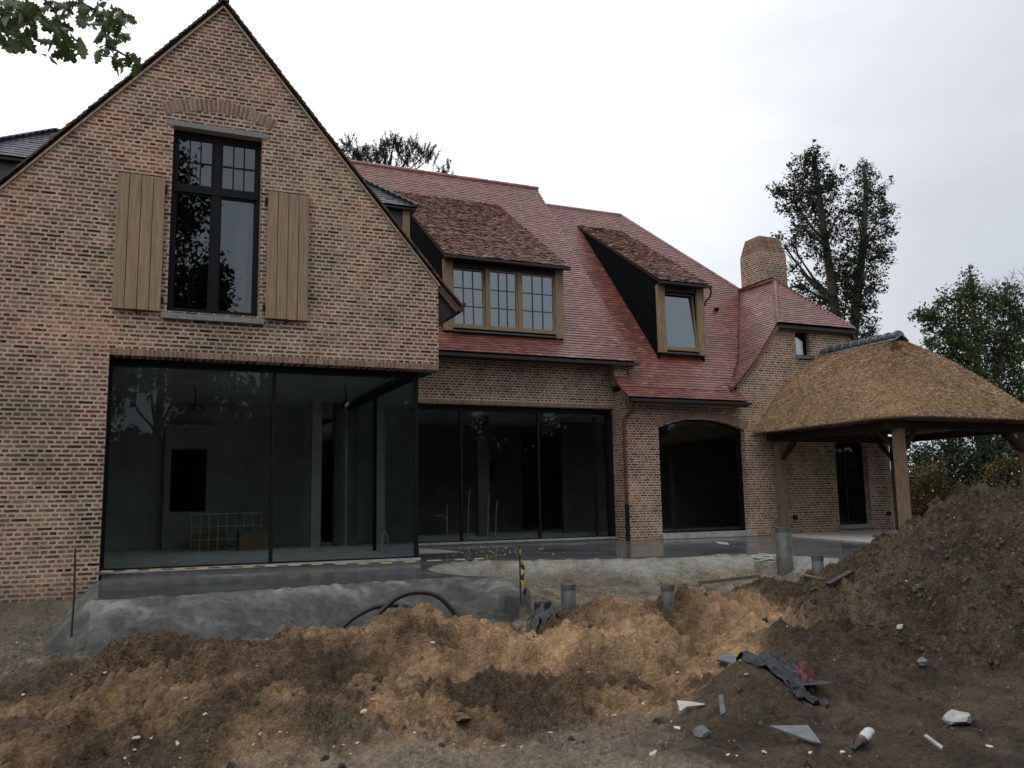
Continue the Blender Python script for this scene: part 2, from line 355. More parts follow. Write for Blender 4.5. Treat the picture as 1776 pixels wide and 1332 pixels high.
# tiles laid in courses: rows is a list of (A, B, up, normal) with A->B along the course
def tile_rows(rows, width=.168, gauge=.10, lap=1.45, th=.017, jit=.5):
    mb = MB(); V = mb.v; F = mb.f
    for r, (A, B, up, nn) in enumerate(rows):
        A, B, up, nn = Vector(A), Vector(B), Vector(up).normalized(), Vector(nn).normalized()
        d = B-A; Ln = d.length
        if Ln < .03: continue
        d.normalize(); x = -width*(.5 if r % 2 else 0)
        wob = random.uniform(-.004, .004)*jit
        while x < Ln:
            a = max(x, 0); b = min(x+width*.985, Ln); x += width
            if b-a < .02: continue
            lift = .010+th*.6+random.random()*.007*jit; dz = random.uniform(-.008, .008)*jit+wob; tw = random.uniform(-.006, .006)*jit
            p0 = A+d*a+up*dz+nn*(lift+tw); p1 = A+d*b+up*dz+nn*(lift-tw)
            q0 = A+d*a+up*gauge*lap+nn*.004; q1 = A+d*b+up*gauge*lap+nn*.004
            k = len(V)
            for p in (p0, p1, q1, q0): V.append(tuple(p))
            for p in (p0, p1, q1, q0): V.append(tuple(p-nn*th))
            F += [(k,k+1,k+2,k+3),(k+7,k+6,k+5,k+4),(k,k+4,k+5,k+1),(k+1,k+5,k+6,k+2),(k+3,k+7,k+4,k)]
    return mb
def prof_samples(prof, gauge):
    # walk along a 2D polyline (d, z) at even spacing -> list of (d, z, dd, dz)
    out = []; s = 0.0
    for (a, b), (c, d) in zip(prof[:-1], prof[1:]):
        l = math.hypot(c-a, d-b)
        while s <= l:
            t = s/l; out.append((a+(c-a)*t, b+(d-b)*t, (c-a)/l, (d-b)/l)); s += gauge
        s -= l
    return out
def rows_x(prof, xl, xr, g=.10):
    # slope rising towards +Y
    return [((xl(y, z), y, z), (xr(y, z), y, z), (0, dy, dz), (0, -dz, dy)) for y, z, dy, dz in prof_samples(prof, g)]
def rows_y(prof, ya, yb, sgn, g=.10):
    # slope rising along sgn*X ; prof in (x, z)
    return [((x, ya(x, z), z), (x, yb(x, z), z), (dx, 0, dz), (-dz*sgn, 0, abs(dx))) for x, z, dx, dz in prof_samples(prof, g)]

# ================================================================== SETTING: ground
def vnoise(x, y, sc, seed):
    r = np.random.default_rng(seed); T = r.random((256, 256))
    u = x/sc+1000; v = y/sc+1000; i = np.floor(u).astype(int); j = np.floor(v).astype(int); a = u-i; b = v-j
    a = a*a*(3-2*a); b = b*b*(3-2*b); i0 = i % 256; j0 = j % 256; i1 = (i+1) % 256; j1 = (j+1) % 256
    return (T[i0, j0]*(1-a)*(1-b)+T[i1, j0]*a*(1-b)+T[i0, j1]*(1-a)*b+T[i1, j1]*a*b)*2-1
def fbm(x, y, sc, seed, oct=4, g=.5):
    s = 0; a = 1
    for k in range(oct):
        c, d = math.cos(k*1.1), math.sin(k*1.1)
        s = s+a*vnoise(x*c-y*d, x*d+y*c, sc/2**k, seed+k); a *= g
    return s
def segdist(x, y, poly, closed=False):
    d = np.full(x.shape, 1e9); m = len(poly)
    for i in range(m if closed else m-1):
        (ax, ay), (bx, by) = poly[i][:2], poly[(i+1) % m][:2]
        t = np.clip(((x-ax)*(bx-ax)+(y-ay)*(by-ay))/((bx-ax)**2+(by-ay)**2+1e-9), 0, 1)
        d = np.minimum(d, np.hypot(x-ax-t*(bx-ax), y-ay-t*(by-ay)))
    return d
def inside(x, y, poly):
    r = np.zeros(x.shape, bool); m = len(poly)
    for i in range(m):
        (ax, ay), (bx, by) = poly[i][:2], poly[(i+1) % m][:2]
        c = ((ay > y) != (by > y)) & (x < (bx-ax)*(y-ay)/(by-ay+1e-12)+ax); r ^= c
    return r
# the terrace edge, from the left end of the big window round the bay of the excavation to the pavilion
FRONT = [(-.38, 13.2), (-.38, 10.0), (.4, 10.03), (1.5, 10.2), (2.5, 10.38), (3.2, 10.45), (3.85, 10.42), (4.5, 10.3)]
BAY = [(4.21,10.01,-0.08), (3.88,10.50,-0.08), (3.75,11.09,-0.08), (3.79,11.66,-0.08), (3.90,12.11,-0.08), (4.17,12.62,-0.08), (4.53,13.13,-0.08), (5.15,13.70,-0.08), (5.35,13.3), (5.9,13.2), (6.68,12.76,-0.08), (7.34,12.40,-0.08), (7.97,12.18,-0.08), (8.7,12.15), (9.2,12.25), (9.5,12.15), (9.72,11.6), (9.8,10.8), (9.78,9.6), (9.6,8.7)]
FRONT = FRONT[:-1]
TERR = FRONT+[b[:2] for b in BAY]+[(12.5, 8.0), (15, 10), (19.6, 12), (19.6, 17.4), (10.6, 17.4), (10.6, 18.3), (4.0, 18.3), (4.0, 13.3), (-.38, 13.3)]
def worley(x, y, sc, seed):
    r = np.random.default_rng(seed); J = r.random((128, 128, 3)); u = x/sc+1000; v = y/sc+1000; i = np.floor(u).astype(int); j = np.floor(v).astype(int); best = np.full(np.shape(x), 9.0); val = np.zeros(np.shape(x))
    for a in (-1, 0, 1):
        for b in (-1, 0, 1):
            c = J[(i+a) % 128, (j+b) % 128]; d = np.hypot(i+a+c[..., 0]-u, j+b+c[..., 1]-v); m = d < best; best = np.where(m, d, best); val = np.where(m, c[..., 2], val)
    return np.clip(1-best, 0, 1), val
def soft(a, b, x): t = np.clip((x-a)/(b-a), 0, 1); return t*t*(3-2*t)
def gau(x, y, cx, cy, rx, ry, rot=0):
    c, s = math.cos(rot), math.sin(rot); u = ((x-cx)*c+(y-cy)*s)/rx; v = (-(x-cx)*s+(y-cy)*c)/ry
    return np.exp(-(u*u+v*v))
PILE = (9.45, 7.6)
def terrain(x, y):
    yy = y+.25*fbm(x, y, 1.6, 5, 2)
    base = np.interp(yy, [3, 5.6, 6.2, 7.3, 8.1, 8.8, 9.5, 11, 13.3, 16, 30, 60], [-.80, -.79, -.76, -.65, -.59, -.57, -.58, -.50, -.33, -.35, -.45, -.5])
    left = soft(-.2, -1.4, x); base = base*(1-left)+np.interp(yy, [3, 6, 8, 10, 13, 60], [-.80, -.76, -.64, -.50, -.30, -.5])*left
    m = (.29*gau(x, y, 2.62, 8.45, .62, .62))+.18*gau(x, y, 1.9, 8.2, .8, .6)+.14*gau(x, y, 3.35, 8.0, .5, .5)
    m += .27*gau(x, y, 4.45, 7.75, .60, .70)+.12*gau(x, y, 5.0, 7.6, .4, .5)+.30*gau(x, y, 5.85, 8.3, .42, .62)
    m += .30*gau(x, y, 7.7, 9.2, .75, .6)+.15*gau(x, y, 7.0, 8.8, .5, .4)+.22*gau(x, y, .15, 8.35, .6, .45)+.10*gau(x, y, 1.0, 8.0, .5, .5)
    m += .10*gau(x, y, .9, 7.0, .5, .5)+.12*gau(x, y, 2.2, 6.9, .5, .35)-.12*gau(x, y, 2.75, 7.2, .28, .2)-.10*gau(x, y, 3.75, 7.0, .3, .2)-.12*gau(x, y, 3.7, 8.35, .25, .5)
    m += -.16*gau(x, y, 5.35, 7.9, .2, .35)-.10*gau(x, y, 1.45, 7.3, .35, .2)-.10*gau(x, y, 5.6, 7.45, .2, .22)
    for k_, (hx, hy, hr, hd) in enumerate(((.45, 7.6, .28, .14), (1.35, 7.9, .22, .16), (1.75, 7.0, .30, .12), (2.35, 7.75, .20, .10), (3.0, 7.5, .26, .18), (3.55, 7.55, .20, .12), (4.05, 6.9, .25, .12), (4.95, 7.15, .22, .14), (5.35, 7.3, .25, .16), (6.6, 8.1, .22, .14), (.0, 6.9, .3, .1), (2.6, 6.5, .3, .10))):
        m -= hd*gau(x, y, hx, hy, hr*1.3, hr*.7, k_*.9); m += .45*hd*gau(x, y, hx+.1, hy+hr*.9, hr*1.2, hr*.35, k_*.4)
    # low dark ridge of spoil in front of the heap
    m += .34*gau(x, y, 5.55, 6.15, .95, .42, .55)+.14*gau(x, y, 4.6, 5.75, .6, .3, .5)+.1*gau(x, y, 6.3, 6.2, .4, .4)
    z = base+m
    m2_ = .24*gau(x, y, *(4.23,5.44,-0.50)[:2], .42, .30, .5)+.10*gau(x, y, *(3.66,5.20,-0.60)[:2], .35, .25, .4); z = z+m2_
    # pits in the excavation
    z -= .25*gau(x, y, *(6.02,11.99,-0.40)[:2], .55, .22)+.16*gau(x, y, *(6.20,9.67,-0.40)[:2], .28, .25)
    # the big heap
    dx, dy = x-PILE[0], y-PILE[1]
    ang = np.arctan2(dy, dx); R = np.hypot(dx*np.where(dx < 0, 1.0, .7), dy*np.where(dy < 0, .80, 1.25))
    R = R+.22*fbm(x, y, 1.3, 33, 3)+.12*np.sin(ang*5+1)
    hp = .93-.58*np.sqrt(R*R+.10)
    k = .12; hmx = np.maximum(z, hp)+np.where(np.abs(z-hp) < k, (k-np.abs(z-hp))**2/(4*k), 0)
    inpile = soft(-.06, .1, hp-z)
    z = hmx
    near = (x > -6) & (x < 16) & (y > 2) & (y < 20)
    rough = .075*fbm(x, y, .75, 41, 3)-.055*np.clip(1-np.abs(fbm(x, y, .9, 46, 3))/.10, 0, 1)-.03*np.clip(1-np.abs(fbm(x, y, .42, 47, 2))/.10, 0, 1)+.055*np.abs(fbm(x, y, .34, 51, 4, .6))+.030*np.abs(fbm(x, y, .12, 61, 3, .6))+.010*fbm(x, y, .04, 64, 2)-.06*soft(.2, .7, fbm(x, y, .45, 66, 3))
    amp = np.interp(y, [3, 5.4, 6.2, 8.6, 9.2, 14], [.35, .5, 1.5, 1.4, .7, .55])*(1-.45*left)
    amp = np.where(inpile > .5, 1.2, amp)
    sx = x+.05*fbm(x, y, .2, 201, 2); sy = y+.05*fbm(x, y, .2, 202, 2)
    w0, v0 = worley(sx, sy, .40, 300); w1, v1 = worley(sx, sy, .21, 301); w2, v2 = worley(sx, sy, .095, 302); w3, v3 = worley(sx, sy, .045, 303)
    cl = np.clip(fbm(x, y, .8, 210, 3)*1.2+.45, 0, 1); cl = np.maximum(cl, inpile*.8)
    clod = .10*(w0-.5)*(v0 > .62)+.085*(w1-.5)*(v1 > .45)+.055*(w2-.45)*(v2 > .35)+.028*(w3-.45)*(v3 > .3)
    z = z+clod*cl*np.interp(y, [3, 5.3, 6.0, 8.8, 9.4, 12], [.22, .35, 1.0, 1.0, .35, .2])*(1-.6*left)*near
    z = z+rough*amp*near
    z += inpile*(.09*np.abs(fbm(x, y, .24, 71, 4, .65))+.07*fbm(x, y, .6, 81, 3)+.035*np.abs(fbm(x, y, .10, 85, 3, .6)))*near
    # bucket teeth marks scraped down the sand faces
    tm = gau(x, y, 4.5, 7.2, .55, .45)+gau(x, y, 6.25, 7.85, .4, .45)+gau(x, y, 2.2, 7.4, .4, .35)
    z = z-.022*np.clip(np.sin((x*.9+y*.35)*30+1.2*fbm(x, y, .8, 220, 2))-.3, 0, 1)*tm*near
    # tyre ruts along the foreground
    z += .018*np.sin((y+.12*x)*9)*soft(5.6, 4.9, y)*near
    return z, inpile, left
def axis(a, b, h, lo, hi):
    core = np.arange(a, b+h/2, h); out = []; s = h; p = a
    while p > lo: s *= 1.09; p -= s; out.append(p)
    lf = np.array(out[::-1]); out = []; s = h; p = core[-1]
    while p < hi: s *= 1.09; p += s; out.append(p)
    return np.concatenate([lf, core, np.array(out)])
xs = axis(-2.6, 11.2, .0155, -900, 900); ys = axis(3.5, 10.4, .0135, -900, 900)
X, Y = np.meshgrid(xs, ys)
Z, INP, LEFT = terrain(X, Y)
edge = FRONT+[b[:2] for b in BAY]
dF = segdist(X, Y, FRONT); dB = segdist(X, Y, [b[:2] for b in BAY]); ins = inside(X, Y, TERR)
house = [(-2.7, 13.1), (4.0, 13.1), (4.0, 17.8), (10.4, 17.8), (10.4, 17.3), (19, 17.3), (19, 28.5), (-2.7, 28.5)]
insh = inside(X, Y, house)
wobF = 1.12+.12*fbm(X, Y, .8, 91, 3)
# smooth cement slope in front of the terrace, and the paler one round the bay
apr = -.085-.46*dF*wobF+.006*fbm(X, Y, .12, 95, 3)+.012*fbm(X, Y, .5, 96, 2)
aprB = -.085-.42*np.minimum(dB, .7)*wobF-.14*np.maximum(dB-.7, 0)+.02*fbm(X, Y, .3, 97, 3)*soft(.15, .5, dB)
latF = np.maximum(0, X-(4.45-.33*(10.1-Y))); dA = np.minimum(dF, np.where(dB < .5, dB, 9))*np.where(X < -.38, 1.9, 1); apr = -.085-.46*dA*wobF+.012*fbm(X, Y, .10, 95, 3)+.045*fbm(X, Y, .38, 96, 4)*soft(.02, .3, dA)-1.1*latF; isF = (Y < 13.3) & (~ins) & (X > -1.9) & (latF < .6) & ((Y < 10.45) | (X < 0))
apF = np.where(isF, apr, -9)
tipR = (X > 3.5) & (Y > 9.6) & (~ins) & (X < 10.2) & ((latF > 0) | (Y > 10.3))
apB = np.where(tipR, aprB, -9)
Z0 = Z.copy()
Z = np.maximum(Z, apF); Z = np.where((apB > Z), apB, Z)
cem = soft(-.02, .02, apF-Z0)*isF*(latF < .12)
cemB = soft(.75, .15, dB+.18*fbm(X, Y, .5, 98, 3))*tipR
Z = np.where(ins, np.where(np.minimum(dF, dB) < .14, -.088, -.45), Z); Z = np.where(insh, -.55, Z)
# terrace slab edge is held by the mesh of the terrace itself
def col(*c): return np.array(c)[None, None, :]
n1 = (fbm(X, Y, 1.1, 101, 4)*.5+.5)[..., None]; n2 = (fbm(X, Y, .35, 111, 4)*.5+.5)[..., None]
sand = col(.36, .23, .13); brown = col(.092, .062, .040); dark = col(.060, .045, .031); fore = col(.21, .172, .132); beige = col(.20, .178, .135); lgrey = col(.25, .25, .225); grey = col(.135, .115, .088)
sw = np.clip((n1-.5)*2.6+.45+1.1*(n2-.5), 0, 1)
CO = brown*(1-sw)+sand*sw
lw = soft(2.2, .4, X)[..., None]*.55; CO = CO*(1-lw)+brown*lw*1.2
fw = soft(6.1, 5.3, Y+.3*fbm(X, Y, .8, 121, 2))[..., None]; CO = CO*(1-fw)+fore*fw
bw = soft(8.7, 9.4, Y+.25*fbm(X, Y, .7, 131, 3))[..., None]
bz = beige*(.72+.5*n2); bz = bz*(1-.5*(n1 > .62))+brown*.5*(n1 > .62)
CO = CO*(1-bw)+bz*bw
LW = LEFT[..., None]*soft(8.2, 9.6, Y)[..., None]; CO = CO*(1-LW)+grey*LW
# smooth orange faces of the cut sand
for cx, cy, rx, ry in ((4.5, 7.3, .6, .5), (6.05, 7.9, .35, .5), (2.3, 7.6, .5, .4), (6.9, 8.0, .5, .5)):
    g = (gau(X, Y, cx, cy, rx, ry)**.7)[..., None]*.85; CO = CO*(1-g)+col(.37, .245, .14)*g
dk = np.clip(gau(X, Y, 7.7, 9.2, .8, .55)*1.5+gau(X, Y, 1.7, 7.7, .45, .5)*1.1+gau(X, Y, 5.3, 8.0, .35, .4)*.9, 0, 1)[..., None]; CO = CO*(1-dk)+brown*.75*dk
dr = np.clip(soft(3.7, 4.5, X+.5*(6.2-Y)+.35*fbm(X, Y, .6, 141, 3))*soft(6.9, 6.3, Y-.45*(X-5.5)+.2*fbm(X, Y, .5, 142, 3)), 0, 1)[..., None]; CO = CO*(1-dr)+dark*(.7+.7*n2)*dr
pt = soft(.12, .5, fbm(X, Y, .75, 151, 4)+.35*fbm(X, Y, .16, 152, 3))[..., None]*(Y < 9.0)[..., None]*(Y > 5.2)[..., None]; CO = CO*(1-.30*pt)+brown*.9*.30*pt
iw = INP[..., None]; pcol = (dark*1.45*(.5+.9*n2))*(1-.35*soft(0, .5, fbm(X, Y, 1.3, 171, 3))[..., None])+col(.022, .015, .009)*soft(.1, .6, fbm(X, Y, 1.6, 172, 3))[..., None]; CO = CO*(1-iw)+pcol*iw
g = cemB[..., None]; CO = CO*(1-g)+lgrey*(.8+.35*n2)*g
g = cem[..., None]; st = soft(.1, .6, fbm(X*.6, Y, .35, 160, 4))[..., None]; cc = col(.082, .084, .080)*(.70+.40*n2+.20*n1)*(1+.9*st*soft(.35, .05, dA)[..., None])*(1-.35*soft(.3, .9, dA+.2*fbm(X, Y, .5, 161, 3))[..., None])*(1+.35*(fbm(X, Y, .13, 162, 3) > .35)[..., None]); CO = CO*(1-g)+cc*g
RG = 1-.92*cem-.6*cemB-.55*np.clip(gau(X, Y, 4.5, 7.25, .7, .5)+gau(X, Y, 6.15, 7.9, .45, .5)+gau(X, Y, 2.4, 7.6, .45, .35)+gau(X, Y, 6.9, 8.1, .5, .5), 0, 1)*(1-INP); RG = np.clip(RG-.35*sw[..., 0]*(1-INP)*(Y < 9.2), 0, 1)
far = soft(30, 60, np.hypot(X-5, Y-8))[..., None]; CO = CO*(1-far)+col(.06, .07, .035)*far
def grid_mesh(name, X, Y, Z, CO, mat):
    ny, nx = X.shape; me = bpy.data.meshes.new(name)
    co = np.stack([X, Y, Z], -1).reshape(-1, 3).astype(np.float32)
    idx = np.arange(nx*ny).reshape(ny, nx); q = np.stack([idx[:-1, :-1], idx[:-1, 1:], idx[1:, 1:], idx[1:, :-1]], -1).reshape(-1, 4)
    me.vertices.add(len(co)); me.vertices.foreach_set('co', co.ravel())
    me.loops.add(q.size); me.loops.foreach_set('vertex_index', q.ravel().astype(np.int32))
    me.polygons.add(len(q)); me.polygons.foreach_set('loop_start', np.arange(0, q.size, 4, dtype=np.int32)); me.polygons.foreach_set('loop_total', np.full(len(q), 4, np.int32))
    me.polygons.foreach_set('use_smooth', np.ones(len(q), bool)); me.update(calc_edges=True)
    at = me.color_attributes.new('soilcol', 'FLOAT_COLOR', 'POINT')
    c4 = np.concatenate([CO.reshape(-1, 3), RG.reshape(-1, 1)], 1).astype(np.float32); at.data.foreach_set('color', c4.ravel())
    return link(name, me, mat)
tag(grid_mesh('ground', X, Y, Z, np.clip(CO, .005, .9), 'soil'), kind='structure')
def ground_z(x, y):
    i = min(max(np.searchsorted(xs, x)-1, 0), len(xs)-2); j = min(max(np.searchsorted(ys, y)-1, 0), len(ys)-2)
    return float(Z[j, i])
# terrace slab: flat screed sheet with a real edge
t_ = MB().prism([TERR], lambda a, b: (a, b, -.08), lambda a, b: (a, b, -.30)).build('terrace', 'wet_screed'); tag(t_, kind='structure')
pad = MB().prism([[(14.04,15.61,-0.07)[:2], (13.2, 12.4), (13.9, 12.2), (19.4, 12.2), (19.4, 17.35), (14.6, 17.35)]], lambda a, b: (a, b, -.055), lambda a, b: (a, b, -.079)).build('pavilion_pad', 'white_stone'); tag(pad, kind='structure')

for nm, pp in (('dry_patch', [(5.52,17.68,-0.07)[:2], (4.90,15.69,-0.07)[:2], (5.25,15.63,-0.07)[:2], (5.74,15.70,-0.07)[:2], (5.71,16.79,-0.07)[:2]]), ('dry_patch', [(11.67,15.75,-0.07)[:2], (11.11,14.87,-0.07)[:2], (11.04,14.44,-0.07)[:2], (11.54,15.14,-0.07)[:2]])):
    tag(MB().prism([pp], lambda a, b: (a, b, -.0755), lambda a, b: (a, b, -.0795)).build('terrace_dry_patch', 'white_stone'), kind='structure')
# ================================================================== HOUSE
HOUSE = empty('brick_house', (0.9, 13, 0), 'large new brick house with red tiled roofs, steep gable and big black framed windows', 'house')
H = HOUSE
def ray0(px, py): return (r_*((px-888)/1489)-u_*((py-666)/1489)+f_)
# --- walls
A0, A1 = 13.02, 13.30
gable = [(-2.52, -.7), (-.42, -.7), (-.42, 2.97), (4.40, 2.97), (4.40, 4.42), (.94, 8.50), (-2.52, 4.42)]
wallY([gable, [(.30, 3.65), (1.57, 3.65), (1.57, 6.45), (.30, 6.45)]], A0, A1).build('gable_wall', 'brick', H)
MB().box(4.12, 4.40, A1, 18.05, 2.97, 4.3).build('side_wall', 'brick', H)
MB().box(-2.52, -2.24, A1, 28, -.7, 4.42).build('side_wall', 'brick', H)
wallY([[(4.40, 3.06), (10.57, 3.06), (10.57, 4.25), (4.40, 4.25)]], 18.05, 18.30).build('upper_wall', 'brick', H)
ah1 = arch_hole(11.47, 14.03, .06, 2.57, 2.81); ah2 = arch_hole(16.96, 18.09, .12, 2.22, 2.44)
cw = [(10.57, -.45), (18.9, -.45), (18.9, 3.5), (18.75, 4.1), (18.45, 4.5), (17.76, 5.29), (15.24, 5.29), (14.5, 4.42), (13.91, 3.80), (13.69, 3.58), (13.69, 3.46), (10.57, 3.46)]
wallY([cw, ah1, ah2, [(15.86, 4.57), (16.33, 4.57), (16.33, 5.21), (15.86, 5.21)]], 17.5, 17.76).build('front_wall', 'brick', H)
MB().box(10.57, 10.83, 17.76, 18.33, -.45, 3.46).build('pier_wall', 'brick', H)
MB().box(10.45, 10.80, 17.74, 18.04, 3.60, 4.16).build('pier_wall', 'brick', H)
MB().box(18.64, 18.9, 17.76, 28, -.45, 3.5).box(-2.24, 18.64, 27.8, 28, -.45, 4.4).build('rear_wall', 'brick', H)
# --- brick courses over the openings
def soldiers(x0, x1, z0, h, y0, name='soldier_course', pitch=.0615):
    mb = MB(); x = x0
    while x < x1-.02:
        mb.box(x+.004, min(x+pitch-.010, x1), y0-.004-random.random()*.003, y0+.05, z0+random.random()*.003, z0+h-random.random()*.006); x += pitch
    MB().box(x0+.001, x1-.001, y0-.0015, y0+.03, z0+.003, z0+h+.004).build('course_mortar', 'mortar', H)
    return mb.build(name, 'soldier_brick', H)
soldiers(-.42, 4.40, 2.972, .088, A0); soldiers(4.44, 10.57, 3.062, .088, 18.05)
def voussoirs(x0, x1, zs, zc, h, y0, pitch=.062):
    _, (cx, cz, R, a0) = arc(x0, x1, zs, zc); mb = MB(); n = int(2*a0*R/pitch)
    for i in range(n):
        a = -a0+(i+.5)*2*a0/n; d = Vector((math.sin(a), 0, math.cos(a))); tn = Vector((math.cos(a), 0, -math.sin(a)))
        mb.obox(Vector((cx, y0+.022, cz))+d*(R+h/2), tn*(pitch/2-.011), Vector((0, .030, 0)), d*(h/2-.004-random.random()*.004))
    p0, _ = arc(x0, x1, zs, zc, 24); p1 = [(cx+(R+h)*math.sin(a), cz+(R+h)*math.cos(a)) for a in np.linspace(-a0, a0, 24)]
    wallY([p0+p1], y0-.0015, y0+.02).build('arch_mortar', 'mortar', H)
    return mb.build('brick_arch', 'soldier_brick', H)
voussoirs(.18, 1.70, 6.60, 6.76, .19, A0); voussoirs(11.40, 14.10, 2.58, 2.83, .19, 17.5); voussoirs(16.90, 18.15, 2.24, 2.46, .17, 17.5)
MB().box(.19, 1.66, A0-.012, A0+.16, 6.452, 6.53).build('lintel', 'bluestone', H)
MB().prism([[(A0-.07, 3.53), (A0+.16, 3.53), (A0+.16, 3.649), (A0-.07, 3.61)]], lambda a, b: (.22, a, b), lambda a, b: (1.65, a, b)).build('window_sill', 'bluestone', H)
# --- mortar fillets along the rakes
MB().beam((4.42, 13.0, 4.37), (.94, 13.0, 8.475), .03, .020).build('verge_mortar', 'mortar', H)
MB().beam((-2.54, 13.0, 4.37), (.94, 13.0, 8.475), .03, .020).build('verge_mortar', 'mortar', H)

# --- windows: frame is the part, panes and bars its sub-parts
def pane(x0, x1, y, z0, z1, par, mat='glass', tilt=0, name='pane'):
    dy = math.sin(tilt)*(z1-z0)
    return mesh(name, [(x0, y, z0), (x1, y, z0), (x1, y+dy, z1), (x0, y+dy, z1)], [(0, 1, 2, 3)], mat, par)
Yg = 13.32
fr = MB().box(-.42, 4.14, Yg-.03, Yg+.05, 2.86, 2.965).box(-.42, -.37, Yg-.03, Yg+.05, .0, 2.86).box(1.84, 1.89, Yg-.03, Yg+.05, .02, 2.86).box(4.08, 4.14, Yg-.03, Yg+.03, .0, 2.86).box(-.37, 4.08, Yg-.02, Yg+.05, 0, .02)
fr.box(4.08, 4.14, Yg+.05, 18.2, 2.86, 2.965).box(4.08, 4.14, 15.9, 15.97, 0, 2.86)
fr = fr.build('corner_window', 'black_frame', H)
pane(-.37, 1.84, Yg, .02, 2.86, fr); pane(1.89, 4.08, Yg, .02, 2.86, fr)
mesh('pane', [(4.11, Yg+.03, 0), (4.11, 15.9, 0), (4.11, 15.9, 2.86), (4.11, Yg+.03, 2.86)], [(0, 1, 2, 3)], 'glass', fr)
mesh('pane', [(4.11, 15.97, 0), (4.11, 18.2, 0), (4.11, 18.2, 2.86), (4.11, 15.97, 2.86)], [(0, 1, 2, 3)], 'glass', fr)
MB().box(-.42, 4.16, Yg-.09, Yg+.06, -.040, -.002).box(-.41, 4.15, Yg-.05, Yg+.05, -.078, -.041).build('window_sill', 'white_stone', H)
MB().box(-.42, 4.40, A1, Yg+.5, 2.966, 3.02).build('soffit', 'black_frame', H)
Yb = 18.25
fb = MB().box(4.14, 10.56, Yb-.03, Yb+.05, 2.93, 3.058)
for xx in (6.69, 8.62): fb.box(xx-.028, xx+.028, Yb-.03, Yb+.05, .02, 2.93)
fb.box(10.44, 10.56, Yb-.12, Yb+.05, 0, 2.93).box(4.2, 10.44, Yb-.02, Yb+.05, 0, .02)
fb = fb.build('sliding_window', 'black_frame', H)
pane(4.15, 6.66, Yb, .02, 2.93, fb); pane(6.72, 8.59, Yb, .02, 2.93, fb); pane(8.65, 10.44, Yb, .02, 2.93, fb)
MB().box(4.17, 10.57, Yb-.16, Yb+.06, -.045, -.002).box(4.18, 10.56, Yb-.12, Yb+.05, -.078, -.046).build('window_sill', 'white_stone', H)
def arch_frame(x0, x1, z0, zs, zc, y, w, bars, name, mat='black_frame', pm='glass'):
    o = arch_hole(x0, x1, z0, zs, zc); hh = (zc-zs); i = arch_hole(x0+w, x1-w, z0+w, zs-w*.3, zc-w)
    m = wallY([o, i], y, y+.06)
    for b in bars: m.box(b-.02, b+.02, y, y+.05, z0+w, zc-w-.02)
    f = m.build(name, mat, H)
    ii = MB(); tr = tessellate_polygon([[Vector((p[0], p[1], 0)) for p in i]])
    mesh('pane', [(p[0], y+.03, p[1]) for p in i], [tuple(t) for t in tr], pm, f)
    return f
arch_frame(11.47, 14.03, .06, 2.57, 2.81, 17.66, .045, [], 'arched_window')
MB().box(11.40, 14.15, 17.38, 17.70, -.07, .058).build('window_sill', 'white_stone', H)
arch_frame(16.96, 18.09, .12, 2.22, 2.44, 17.68, .045, [17.45], 'arched_window')
MB().box(16.92, 18.14, 17.45, 17.70, .02, .118).build('window_sill', 'bluestone', H)
# gable window
g0, gy = 3.65, 13.17
gw = MB().box(.30, .35, gy, gy+.07, g0, 6.45).box(1.52, 1.57, gy, gy+.07, g0, 6.45).box(.35, 1.52, gy, gy+.07, 6.37, 6.45).box(.35, 1.52, gy, gy+.07, g0, g0+.05).box(.35, 1.52, gy-.02, gy+.06, 5.50, 5.60).box(.88, .99, gy-.01, gy+.06, g0+.05, 5.50).box(.89, .98, gy-.01, gy+.06, 5.60, 6.37)
for a, b in ((.35, .89), (.98, 1.52)):
    for (c, d) in ((g0+.05, 5.50), (5.60, 6.37)):
        gw.box(a, a+.035, gy+.012, gy+.05, c, d).box(b-.035, b, gy+.012, gy+.05, c, d).box(a+.035, b-.035, gy+.012, gy+.05, c, c+.035).box(a+.035, b-.035, gy+.012, gy+.05, d-.035, d)
gw = gw.build('gable_window', 'black_frame', H)
for a, b in ((.385, .855), (1.015, 1.485)):
    pane(a, b, gy+.035, g0+.085, 5.465, gw, 'glass_upper'); pane(a, b, gy+.035, 5.635, 6.335, gw, 'glass_upper')
    mb = MB(); w3 = (b-a)/3
    for k in (1, 2): mb.box(a+w3*k-.009, a+w3*k+.009, gy+.015, gy+.032, 5.636, 6.334)
    mb.box(a, b, gy+.017, gy+.0315, 5.977, 5.995).build('glazing_bar', 'black_frame', gw)
# shutters
for x0, x1 in ((-.42, .215), (1.66, 2.285)):
    m = MB(); n = 4; wd = (x1-x0)/n
    for k in range(n): m.box(x0+k*wd+.0045, x0+(k+1)*wd-.0045, A0-.078-random.random()*.004, A0-.046, 3.62+random.random()*.004, 5.60)
    sh = m.build('shutter', 'shutter_wood', H)
    MB().box(x0+.01, x1-.01, A0-.0455, A0-.026, 3.64, 5.58).build('shutter_back', 'beam_wood', sh)
    xh = x1+.012 if x0 < 0 else x0-.012
    for zz in (3.74, 5.40): MB().box(xh-.018, xh+.018, A0-.06, A0+.01, zz, zz+.09).build('hinge', 'black_frame', sh)
    MB().box((x0+x1)/2-.02, (x0+x1)/2+.02, A0-.09, A0-.01, 3.585, 3.625).build('shutter_catch', 'black_frame', sh)
    MB().box(x0-.005, x1+.005, A0-.08, A0-.02, 5.601, 5.612).build('cap', 'black_frame', sh)
